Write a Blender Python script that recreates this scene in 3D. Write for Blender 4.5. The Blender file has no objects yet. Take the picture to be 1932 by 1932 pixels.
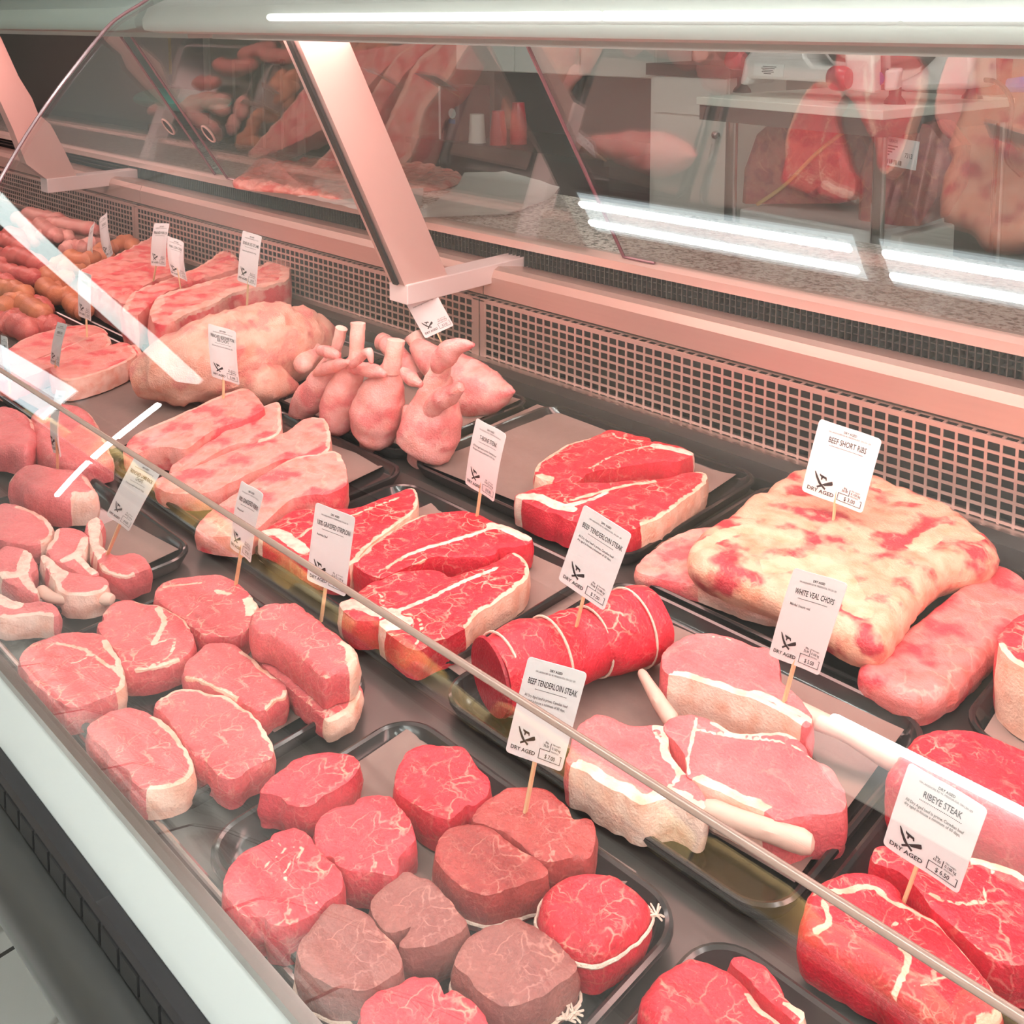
import bpy, bmesh, math, random
import numpy as np
from mathutils import Vector, Matrix, noise
from mathutils.geometry import delaunay_2d_cdt

random.seed(7)
SC = bpy.context.scene
COL = SC.collection

# ------------------------------------------------------------------ camera (vertical-shift lens, eye 0.8 m above the display floor)
F, CX, HY, PITCH, VPX, H = 1932.0, 966.0, 38.0, math.radians(6.0), -1040.0, 0.80
CY = HY + F * math.tan(PITCH)
YAW = math.atan(F / ((CX - VPX) * math.cos(PITCH)))
_ca, _sa, _cp, _sp = math.cos(YAW), math.sin(YAW), math.cos(PITCH), math.sin(PITCH)
RM = np.array([[_ca, _sa, 0], [-_sa * _sp, _ca * _sp, _cp], [-_sa * _cp, _ca * _cp, -_sp]])
CAM = np.array([0.0, 0.0, H])
cd = bpy.data.cameras.new('camera'); co = bpy.data.objects.new('camera', cd); COL.objects.link(co)
cd.sensor_width = 36; cd.lens = 36 * F / 1932; cd.shift_y = (CY - 966) / 1932; cd.clip_start = .02
rot = Matrix((RM[0], RM[1], -RM[2])).transposed()
co.matrix_world = Matrix.Translation(Vector(CAM)) @ rot.to_4x4()
SC.camera = co

# ------------------------------------------------------------------ world, lights, exposure
W = bpy.data.worlds.new('world'); SC.world = W; W.use_nodes = True
W.node_tree.nodes['Background'].inputs[0].default_value = (.92, 1, .97, 1)
W.node_tree.nodes['Background'].inputs[1].default_value = .35
SC.view_settings.view_transform = 'Standard'; SC.view_settings.look = 'None'
SC.view_settings.gamma = 1; SC.view_settings.use_curve_mapping = False
SC.view_settings.exposure = -0.06
SC.cycles.transparent_max_bounces = 16
SC.cycles.max_bounces = 6; SC.cycles.diffuse_bounces = 3; SC.cycles.glossy_bounces = 4
SC.cycles.sample_clamp_indirect = 4
SC.cycles.adaptive_threshold = .02

def area(name, loc, sx, sy, power, col, rx=0.0, ry=0.0, rz=0.0):
    l = bpy.data.lights.new(name, 'AREA'); l.shape = 'RECTANGLE'; l.size = sx; l.size_y = sy
    l.energy = power; l.color = col
    o = bpy.data.objects.new(name, l); COL.objects.link(o); o.location = loc; o.rotation_euler = (rx, ry, rz)
    return o
# pink meat lamps under the canopy, one per case section, a case tube, and an added light over the loaves
area('meat_lamp_light', (-0.1, 1.14, .762), 3.4, .16, 27, (1, .55, .50))
area('meat_lamp_light', (-3.9, 1.14, .762), 3.6, .16, 22, (1, .55, .50))
area('loaf_fill_light', (-2.6, -1.42, .73), 8.5, .05, 260, (1, .93, .84))  # added lamp that brightens the loaves for their mirror image
area('case_tube_light', (-0.1, 0.96, .768), 3.2, .05, 9, (1, .86, .82))
# ------------------------------------------------------------------ picture -> world
def ray(x, y):
    return RM.T @ np.array([(x - CX) / F, -(y - CY) / F, 1.0])
def at(x, y, z):
    d = ray(x, y); return CAM + d * ((z - H) / d[2])
def aty(x, y, Y):
    d = ray(x, y); return CAM + d * (Y / d[1])
def atx(x, y, X):
    d = ray(x, y); return CAM + d * (X / d[0])
def crop(c, pts):
    x, y, s = c; return [(x + u / s, y + v / s) for u, v in pts]

# ------------------------------------------------------------------ materials
MATS = {}
def newmat(n):
    m = bpy.data.materials.new(n); m.use_nodes = True; nt = m.node_tree; nt.nodes.clear()
    out = nt.nodes.new('ShaderNodeOutputMaterial'); return m, nt, out
def nd(nt, typ, **kw):
    n = nt.nodes.new(typ)
    for k, v in kw.items():
        if k.startswith('i_'):
            n.inputs[k[2:].replace('_', ' ')].default_value = v
        else: setattr(n, k, v)
    return n
def plain(n, col, rough=.5, metal=0.0, spec=.5, emit=None, es=0.0, nscale=0, namt=0.0, bump=0.0, coat=0.0, stretch=None):
    if n in MATS: return MATS[n]
    m, nt, out = newmat(n)
    b = nd(nt, 'ShaderNodeBsdfPrincipled')
    b.inputs['Base Color'].default_value = (*col, 1); b.inputs['Roughness'].default_value = rough
    b.inputs['Metallic'].default_value = metal; b.inputs['Specular IOR Level'].default_value = spec
    b.inputs['Coat Weight'].default_value = coat; b.inputs['Coat Roughness'].default_value = .08
    if emit: b.inputs['Emission Color'].default_value = (*emit, 1); b.inputs['Emission Strength'].default_value = es
    if nscale:
        tc = nd(nt, 'ShaderNodeTexCoord'); mp = nd(nt, 'ShaderNodeMapping')
        if stretch: mp.inputs['Scale'].default_value = stretch
        nz = nd(nt, 'ShaderNodeTexNoise'); nz.inputs['Scale'].default_value = nscale; nz.inputs['Detail'].default_value = 5
        nt.links.new(tc.outputs['Object'], mp.inputs[0]); nt.links.new(mp.outputs[0], nz.inputs['Vector'])
        if namt:
            mx = nd(nt, 'ShaderNodeMix', data_type='RGBA', blend_type='MIX')
            mx.inputs['A'].default_value = (*[max(0, c * (1 - namt)) for c in col], 1)
            mx.inputs['B'].default_value = (*[min(1, c * (1 + namt)) for c in col], 1)
            nt.links.new(nz.outputs[0], mx.inputs[0]); nt.links.new(mx.outputs['Result'], b.inputs['Base Color'])
        if bump:
            bp = nd(nt, 'ShaderNodeBump'); bp.inputs['Strength'].default_value = bump; bp.inputs['Distance'].default_value = .003
            nt.links.new(nz.outputs[0], bp.inputs['Height']); nt.links.new(bp.outputs[0], b.inputs['Normal'])
    nt.links.new(b.outputs[0], out.inputs[0]); MATS[n] = m; return m

def glassmat(n, tint=(.97, .985, .975), ior=1.5, extra=0.0, dust_haze=0.0):
    if n in MATS: return MATS[n]
    m, nt, out = newmat(n)
    t = nd(nt, 'ShaderNodeBsdfTransparent'); t.inputs[0].default_value = (*tint, 1)
    g = nd(nt, 'ShaderNodeBsdfGlossy'); g.inputs['Roughness'].default_value = 0.0
    fr = nd(nt, 'ShaderNodeFresnel'); fr.inputs['IOR'].default_value = ior
    geo = nd(nt, 'ShaderNodeNewGeometry')
    # both faces of the sheet reflect with the same outside index
    iv = nd(nt, 'ShaderNodeMath', operation='MULTIPLY_ADD'); iv.inputs[1].default_value = (1 / ior - ior) ; iv.inputs[2].default_value = ior
    nt.links.new(geo.outputs['Backfacing'], iv.inputs[0])
    L_ = nt.links.new(iv.outputs[0], fr.inputs['IOR'])
    f2 = nd(nt, 'ShaderNodeMath', operation='ADD'); f2.inputs[1].default_value = extra; f2.use_clamp = True
    nt.links.new(fr.outputs[0], f2.inputs[0])
    mx = nd(nt, 'ShaderNodeMixShader')
    nt.links.new(f2.outputs[0], mx.inputs[0]); nt.links.new(t.outputs[0], mx.inputs[1]); nt.links.new(g.outputs[0], mx.inputs[2])
    if dust_haze:
        # a thin film of dust and wiping streaks, plus painted haze of reflections
        df = nd(nt, 'ShaderNodeBsdfDiffuse'); df.inputs[0].default_value = (.9, .9, .88, 1)
        tr = nd(nt, 'ShaderNodeBsdfTranslucent'); tr.inputs[0].default_value = (.9, .88, .86, 1)
        ad = nd(nt, 'ShaderNodeMixShader'); ad.inputs[0].default_value = .35; nt.links.new(df.outputs[0], ad.inputs[1]); nt.links.new(tr.outputs[0], ad.inputs[2])
        tc = nd(nt, 'ShaderNodeTexCoord'); mp = nd(nt, 'ShaderNodeMapping'); mp.inputs['Scale'].default_value = (1.2, 30, 30)
        nz = nd(nt, 'ShaderNodeTexNoise'); nz.inputs['Scale'].default_value = 6; nz.inputs['Detail'].default_value = 4
        nt.links.new(tc.outputs['Object'], mp.inputs[0]); nt.links.new(mp.outputs[0], nz.inputs['Vector'])
        mr = nd(nt, 'ShaderNodeMapRange'); mr.inputs[1].default_value = .3; mr.inputs[2].default_value = .8; mr.inputs[3].default_value = dust_haze * .6; mr.inputs[4].default_value = dust_haze * 1.5
        nt.links.new(nz.outputs[0], mr.inputs[0])
        m2 = nd(nt, 'ShaderNodeMixShader'); nt.links.new(mr.outputs[0], m2.inputs[0]); nt.links.new(mx.outputs[0], m2.inputs[1]); nt.links.new(ad.outputs[0], m2.inputs[2]); mx = m2
    nt.links.new(mx.outputs[0], out.inputs[0]); MATS[n] = m; return m

def meat(n, lean, dark, fatc=(.90, .60, .48), vein=.8, vscale=38, fine=.4, rough=.36, mottled=0.0, bump=.35, side=.25):
    """lean/fat/bone material driven by the mesh attributes fat and bone, with marbling and fibre grain"""
    if n in MATS: return MATS[n]
    m, nt, out = newmat(n); L = nt.links.new
    tc = nd(nt, 'ShaderNodeTexCoord')
    n1 = nd(nt, 'ShaderNodeTexNoise'); n1.inputs['Scale'].default_value = 26; n1.inputs['Detail'].default_value = 4
    L(tc.outputs['Object'], n1.inputs['Vector'])
    vm = nd(nt, 'ShaderNodeVectorMath', operation='MULTIPLY_ADD'); vm.inputs[1].default_value = (.05, .05, .03)
    L(n1.outputs['Color'], vm.inputs[0]); L(tc.outputs['Object'], vm.inputs[2])
    def veins(scale, width):
        v = nd(nt, 'ShaderNodeTexVoronoi', feature='DISTANCE_TO_EDGE'); v.inputs['Scale'].default_value = scale
        L(vm.outputs[0], v.inputs['Vector'])
        r = nd(nt, 'ShaderNodeMapRange', interpolation_type='SMOOTHSTEP'); r.inputs[1].default_value = width; r.inputs[2].default_value = 0.0
        L(v.outputs['Distance'], r.inputs[0]); return r.outputs[0]
    def noise_ramp(scale, lo, hi, det=3):
        z = nd(nt, 'ShaderNodeTexNoise'); z.inputs['Scale'].default_value = scale; z.inputs['Detail'].default_value = det
        L(tc.outputs['Object'], z.inputs['Vector'])
        r = nd(nt, 'ShaderNodeMapRange'); r.inputs[1].default_value = lo; r.inputs[2].default_value = hi
        L(z.outputs[0], r.inputs[0]); return r.outputs[0]
    def mul(a, b):
        q = nd(nt, 'ShaderNodeMath', operation='MULTIPLY'); q.use_clamp = True
        L(a, q.inputs[0])
        if isinstance(b, float): q.inputs[1].default_value = b
        else: L(b, q.inputs[1])
        return q.outputs[0]
    def mx2(f, a, b):
        q = nd(nt, 'ShaderNodeMath', operation='MAXIMUM'); L(a, q.inputs[0]); L(b, q.inputs[1]); return q.outputs[0]
    big = mul(mul(veins(vscale, .055), noise_ramp(22, .46, .63)), float(vein))
    small = mul(mul(veins(vscale * 3.3, .10), noise_ramp(60, .5, .68)), float(fine))
    v = mx2(None, big, small)
    flecks = mul(noise_ramp(420, .66, .76, 2), float(fine) * .8)
    v = mx2(None, v, flecks)
    sx = nd(nt, 'ShaderNodeSeparateXYZ'); gn = nd(nt, 'ShaderNodeNewGeometry'); L(gn.outputs['True Normal'], sx.inputs[0])
    cut = nd(nt, 'ShaderNodeMapRange'); cut.inputs[1].default_value = .3; cut.inputs[2].default_value = .7; cut.inputs[3].default_value = side; cut.inputs[4].default_value = 1
    L(sx.outputs['Z'], cut.inputs[0]); v = mul(v, cut.outputs[0])
    base = nd(nt, 'ShaderNodeMix', data_type='RGBA'); base.inputs['A'].default_value = (*lean, 1); base.inputs['B'].default_value = (*dark, 1)
    L(noise_ramp(16, .40, .66, 4), base.inputs[0])
    gr = nd(nt, 'ShaderNodeMix', data_type='RGBA', blend_type='MULTIPLY'); gr.inputs[0].default_value = .35
    z = nd(nt, 'ShaderNodeTexNoise'); z.inputs['Scale'].default_value = 330; z.inputs['Detail'].default_value = 3
    L(tc.outputs['Object'], z.inputs['Vector'])
    gm = nd(nt, 'ShaderNodeMapRange'); gm.inputs[1].default_value = .3; gm.inputs[2].default_value = .7; gm.inputs[3].default_value = .55; gm.inputs[4].default_value = 1.25
    L(z.outputs[0], gm.inputs[0]); L(base.outputs['Result'], gr.inputs['A']); L(gm.outputs[0], gr.inputs['B'])
    fat = nd(nt, 'ShaderNodeMix', data_type='RGBA'); fat.inputs['A'].default_value = (*fatc, 1)
    fat.inputs['B'].default_value = (fatc[0] * .92, fatc[1] * .66, fatc[2] * .58, 1)
    L(noise_ramp(45, .42, .7, 5), fat.inputs[0])
    # marbling
    c1 = nd(nt, 'ShaderNodeMix', data_type='RGBA'); L(v, c1.inputs[0]); L(gr.outputs['Result'], c1.inputs['A']); L(fat.outputs['Result'], c1.inputs['B'])
    # fat cap from the attribute, broken up by noise
    at_ = nd(nt, 'ShaderNodeAttribute', attribute_name='fat')
    zz = nd(nt, 'ShaderNodeTexNoise'); zz.inputs['Scale'].default_value = 75; zz.inputs['Detail'].default_value = 4
    L(tc.outputs['Object'], zz.inputs['Vector'])
    sm = nd(nt, 'ShaderNodeMath', operation='MULTIPLY_ADD'); sm.inputs[1].default_value = .9; L(zz.outputs[0], sm.inputs[0]); L(at_.outputs['Fac'], sm.inputs[2])
    fr = nd(nt, 'ShaderNodeMapRange', interpolation_type='SMOOTHSTEP'); fr.inputs[1].default_value = .84; fr.inputs[2].default_value = 1.06
    L(sm.outputs[0], fr.inputs[0])
    ff = fr.outputs[0]
    if mottled:
        ff = mx2(None, ff, mul(noise_ramp(19, .40, .50, 6), float(mottled)))
    c2 = nd(nt, 'ShaderNodeMix', data_type='RGBA'); L(ff, c2.inputs[0]); L(c1.outputs['Result'], c2.inputs['A']); L(fat.outputs['Result'], c2.inputs['B'])
    ab = nd(nt, 'ShaderNodeAttribute', attribute_name='bone')
    bs = nd(nt, 'ShaderNodeMapRange', interpolation_type='SMOOTHSTEP'); bs.inputs[1].default_value = .42; bs.inputs[2].default_value = .58
    L(ab.outputs['Fac'], bs.inputs[0])
    bc = nd(nt, 'ShaderNodeMix', data_type='RGBA'); bc.inputs['A'].default_value = (.92, .66, .56, 1); bc.inputs['B'].default_value = (.85, .42, .36, 1)
    L(noise_ramp(90, .45, .7, 4), bc.inputs[0])
    c3 = nd(nt, 'ShaderNodeMix', data_type='RGBA'); L(bs.outputs[0], c3.inputs[0]); L(c2.outputs['Result'], c3.inputs['A']); L(bc.outputs['Result'], c3.inputs['B'])
    b = nd(nt, 'ShaderNodeBsdfPrincipled'); L(c3.outputs['Result'], b.inputs['Base Color'])
    b.inputs['Roughness'].default_value = rough; b.inputs['Specular IOR Level'].default_value = .38
    ad = nd(nt, 'ShaderNodeMath', operation='ADD'); L(z.outputs[0], ad.inputs[0])
    z3 = nd(nt, 'ShaderNodeTexNoise'); z3.inputs['Scale'].default_value = 70; z3.inputs['Detail'].default_value = 4; L(tc.outputs['Object'], z3.inputs['Vector'])
    L(z3.outputs[0], ad.inputs[1])
    bp = nd(nt, 'ShaderNodeBump'); bp.inputs['Strength'].default_value = bump; bp.inputs['Distance'].default_value = .004
    L(ad.outputs[0], bp.inputs['Height']); L(bp.outputs[0], b.inputs['Normal'])
    L(b.outputs[0], out.inputs[0]); MATS[n] = m; return m

def M_(k): return MATS[k]
meat('beef', (.70, .032, .055), (.52, .018, .035), fatc=(.88, .55, .43), vein=.85, fine=.45)
meat('tenderloin', (.72, .06, .085), (.58, .035, .055), vein=1.0, vscale=46, fine=.4)
meat('aged', (.34, .115, .10), (.25, .07, .065), fatc=(.74, .38, .33), vein=1.0, vscale=46, fine=.45)
meat('aged_red', (.42, .065, .06), (.32, .04, .04), fatc=(.84, .40, .33), vein=1.0, vscale=46, fine=.4)
meat('grassfed', (.74, .15, .16), (.64, .085, .10), vein=1.0, vscale=40, fine=.7)
meat('veal', (.82, .19, .20), (.74, .12, .14), fatc=(.93, .66, .56), vein=.35, vscale=30, fine=.25)
meat('pork', (.80, .12, .135), (.72, .055, .075), fatc=(.92, .54, .46), vein=.6, vscale=24, fine=.4, mottled=.55)
meat('lamb', (.76, .19, .20), (.64, .12, .13), fatc=(.90, .58, .50), vein=.35, vscale=34, fine=.35)
meat('shank', (.82, .25, .25), (.70, .12, .135), fatc=(.90, .50, .46), vein=.7, vscale=30, fine=.3, mottled=.6, rough=.26, bump=.4, side=1)
meat('shortrib', (.55, .05, .07), (.42, .03, .045), fatc=(.86, .50, .36), vein=.8, vscale=26, fine=.5, mottled=.85)
meat('ribred', (.72, .06, .085), (.62, .03, .05), fatc=(.86, .40, .36), vein=.9, vscale=22, fine=.3, mottled=.5)
meat('legfat', (.78, .31, .26), (.70, .17, .16), fatc=(.88, .52, .41), vein=.5, vscale=16, fine=.2, mottled=.8, bump=.55, side=1)
meat('sausage_pale', (.80, .38, .33), (.68, .22, .2), fatc=(.92, .66, .58), vein=.3, vscale=60, fine=.7, rough=.28)
meat('sausage_orange', (.66, .24, .12), (.50, .14, .08), fatc=(.84, .50, .34), vein=.2, vscale=60, fine=.6, rough=.26)
meat('sausage_red', (.66, .16, .14), (.5, .08, .08), fatc=(.88, .55, .48), vein=.3, vscale=60, fine=.8, rough=.26)
plain('steel', (.62, .58, .56), .34, 1.0, nscale=30, namt=.08, bump=.05, stretch=(.5, 8, 8))
plain('steel_smooth', (.70, .67, .65), .22, 1.0)
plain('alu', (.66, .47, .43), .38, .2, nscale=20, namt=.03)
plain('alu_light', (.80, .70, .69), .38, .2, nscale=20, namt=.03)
plain('blackplastic', (.018, .018, .02), .22, 0, .5)
plain('tray', (.022, .020, .020), .16, 0, .6)
plain('paper', (.25, .17, .15), .75, 0, .3, nscale=60, namt=.12, bump=.25)
plain('white', (.86, .88, .86), .35)
plain('card', (.90, .86, .87), .55)
plain('ink', (.02, .018, .02), .6)
plain('wood', (.78, .52, .30), .6, nscale=60, namt=.15, stretch=(6, 6, .6))
plain('string', (.78, .60, .50), .8, nscale=500, namt=.2, bump=.6)
plain('bone', (.74, .47, .39), .5, nscale=70, namt=.14, bump=.3)
plain('tube_on', (1, 1, 1), .4, emit=(1, .99, .97), es=3.2)
plain('tube_ceiling', (1, 1, 1), .4, emit=(1, 1, .96), es=95)
plain('tube_staff', (1, 1, 1), .4, emit=(1, .98, .92), es=60)
plain('tube_bright', (1, 1, 1), .4, emit=(.97, 1, 1), es=40)
plain('wall', (.62, .62, .58), .7)
plain('rubber', (.012, .012, .013), .6)
glassmat('glass', extra=.027, dust_haze=.0022)
glassmat('doorglass', tint=(.95, .945, .94), ior=1.5, extra=.12)
plain('film', (.9, .86, .84), .12)

# ------------------------------------------------------------------ mesh building
class MB:
    def __init__(s): s.v = []; s.f = []; s.fa = []; s.bo = []
    def add(s, V, Fs, fat=None, bone=None):
        o = len(s.v); s.v += [tuple(map(float, p)) for p in V]; s.f += [tuple(i + o for i in f) for f in Fs]
        n = len(V)
        s.fa += list(fat) if fat is not None else [0.0] * n
        s.bo += list(bone) if bone is not None else [0.0] * n
        return s
    def box(s, lo, hi, M=None):
        (a, b, c), (d, e, f) = lo, hi
        V = [(a, b, c), (d, b, c), (d, e, c), (a, e, c), (a, b, f), (d, b, f), (d, e, f), (a, e, f)]
        if M is not None: V = [M @ Vector(p) for p in V]
        return s.add(V, [(0, 3, 2, 1), (4, 5, 6, 7), (0, 1, 5, 4), (1, 2, 6, 5), (2, 3, 7, 6), (3, 0, 4, 7)])
    def prism(s, A, B):
        """two matching rings A and B joined and capped"""
        n = len(A)
        return s.add(list(A) + list(B), [tuple(range(n))[::-1], tuple(range(n, 2 * n))] + [(i, (i + 1) % n, n + (i + 1) % n, n + i) for i in range(n)])
    def loft(s, rings, cap0=True, cap1=True, fat=None):
        n = len(rings[0]); V = [p for r in rings for p in r]; Fs = []
        for k in range(len(rings) - 1):
            for i in range(n):
                j = (i + 1) % n; Fs.append((k * n + i, k * n + j, (k + 1) * n + j, (k + 1) * n + i))
        if cap0: Fs.append(tuple(range(n))[::-1])
        if cap1: Fs.append(tuple((len(rings) - 1) * n + i for i in range(n)))
        return s.add(V, Fs, fat)
    def tube(s, path, rad, n=10, round_ends=True, squash=1.0, fat=None, jit=0.0):
        P = [Vector(p) for p in path]
        R = list(rad) if hasattr(rad, '__len__') else [rad] * len(P)
        if round_ends:
            d0 = (P[0] - P[1]).normalized(); d1 = (P[-1] - P[-2]).normalized(); a, b = P[0], P[-1]; ra, rb = R[0], R[-1]
            P = [a + d0 * ra * .95, a + d0 * ra * .7] + P + [b + d1 * rb * .7, b + d1 * rb * .95]
            R = [ra * .3, ra * .75] + R + [rb * .75, rb * .3]
        up = Vector((0, 0, 1)); rings = []; prev = None
        for i, p in enumerate(P):
            t = (P[min(i + 1, len(P) - 1)] - P[max(i - 1, 0)]).normalized()
            if prev is None:
                x = t.cross(up) if abs(t.dot(up)) < .95 else t.cross(Vector((0, 1, 0)))
            else: x = prev - t * prev.dot(t)
            x.normalize(); prev = x; y = x.cross(t).normalized()
            ring = []
            for k in range(n):
                a = 2 * math.pi * k / n; q = p + x * math.cos(a) * R[i] + y * math.sin(a) * R[i] * squash
                if jit: q = q + (q - p) * jit * (noise.noise(q * 28) + .45 * noise.noise(q * 75))
                ring.append(q)
            rings.append(ring)
        return s.loft(rings, fat=fat)
    def lathe(s, prof, c, axis='z', n=24):
        rings = []
        for r, h in prof:
            ring = []
            for k in range(n):
                a = 2 * math.pi * k / n; u, v = r * math.cos(a), r * math.sin(a)
                ring.append({'z': (c[0] + u, c[1] + v, c[2] + h), 'y': (c[0] + u, c[1] + h, c[2] - v), 'x': (c[0] + h, c[1] + u, c[2] + v)}[axis])
            rings.append(ring)
        return s.loft(rings)
    def extrude_x(s, yz, x0, x1):
        return s.prism([(x0, y, z) for y, z in yz], [(x1, y, z) for y, z in yz])
    def build(s, name, mat, root=None, origin=None, smooth=True, bevel=0.0, recalc=True):
        V = np.array(s.v)
        if origin is None:
            origin = np.array(root.location) if root is not None else np.array([(V[:, 0].min() + V[:, 0].max()) / 2, (V[:, 1].min() + V[:, 1].max()) / 2, V[:, 2].min()])
        origin = np.array(origin)
        me = bpy.data.meshes.new(name); me.from_pydata([tuple(p) for p in V - origin], [], s.f)
        if recalc:
            bm = bmesh.new(); bm.from_mesh(me); bmesh.ops.recalc_face_normals(bm, faces=bm.faces); bm.to_mesh(me); bm.free()
        if any(s.fa) or any(s.bo):
            for nm, arr in (('fat', s.fa), ('bone', s.bo)):
                a = me.attributes.new(nm, 'FLOAT', 'POINT'); a.data.foreach_set('value', arr)
        me.update()
        if smooth:
            me.polygons.foreach_set('use_smooth', [True] * len(me.polygons))
            me.set_sharp_from_angle(angle=math.radians(38))
        me.materials.append(mat if not isinstance(mat, str) else MATS[mat])
        o = bpy.data.objects.new(name, me); COL.objects.link(o)
        if root is not None:
            o.parent = root; off = np.array(origin) - np.array(ROOTLOC[root.name]); o.location = off
        else: o.location = origin
        ROOTLOC[o.name] = origin
        if bevel:
            b = o.modifiers.new('bevel', 'BEVEL'); b.width = bevel; b.segments = 2; b.limit_method = 'ANGLE'
        return o
ROOTLOC = {}
def tag(o, label, cat, group=None, kind=None):
    o['label'] = label; o['category'] = cat
    if group: o['group'] = group
    if kind: o['kind'] = kind
    return o
def struct(o): o['kind'] = 'structure'; return o
def thing(name, label, cat, loc, group=None):
    o = bpy.data.objects.new(name, None); COL.objects.link(o); o.location = loc; o.empty_display_size = .02
    ROOTLOC[o.name] = np.array(loc); return tag(o, label, cat, group)

def catmull(P, n=8, closed=False):
    P = [np.array(p, float) for p in P]; o = []; m = len(P)
    for i in range(m if closed else m - 1):
        p1, p2 = P[i], P[(i + 1) % m]
        p0 = P[i - 1] if (closed or i > 0) else 2 * P[0] - P[1]
        p3 = P[(i + 2) % m] if (closed or i < m - 2) else 2 * P[-1] - P[-2]
        for k in range(n):
            t = k / n; o.append(.5 * (2 * p1 + (p2 - p0) * t + (2 * p0 - 5 * p1 + 4 * p2 - p3) * t * t + (-p0 + 3 * p1 - 3 * p2 + p3) * t ** 3))
    if not closed: o.append(P[-1])
    return np.array(o)

def seg_dist(Q, A, B):
    """distance of points Q (n,2) to the segments A->B (m,2): (n,m)"""
    d = B - A; L2 = (d ** 2).sum(1) + 1e-12
    t = np.clip(((Q[:, None] - A[None]) * d[None]).sum(2) / L2, 0, 1)
    pr = A[None] + t[..., None] * d[None]
    return np.sqrt(((Q[:, None] - pr) ** 2).sum(2)), t

def inside(Q, P):
    x, y = Q[:, 0], Q[:, 1]; c = np.zeros(len(Q), bool); n = len(P)
    for i in range(n):
        (x1, y1), (x2, y2) = P[i], P[i - 1]
        k = ((y1 > y) != (y2 > y)) & (x < (x2 - x1) * (y - y1) / (y2 - y1 + 1e-15) + x1)
        c ^= k
    return c

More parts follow.
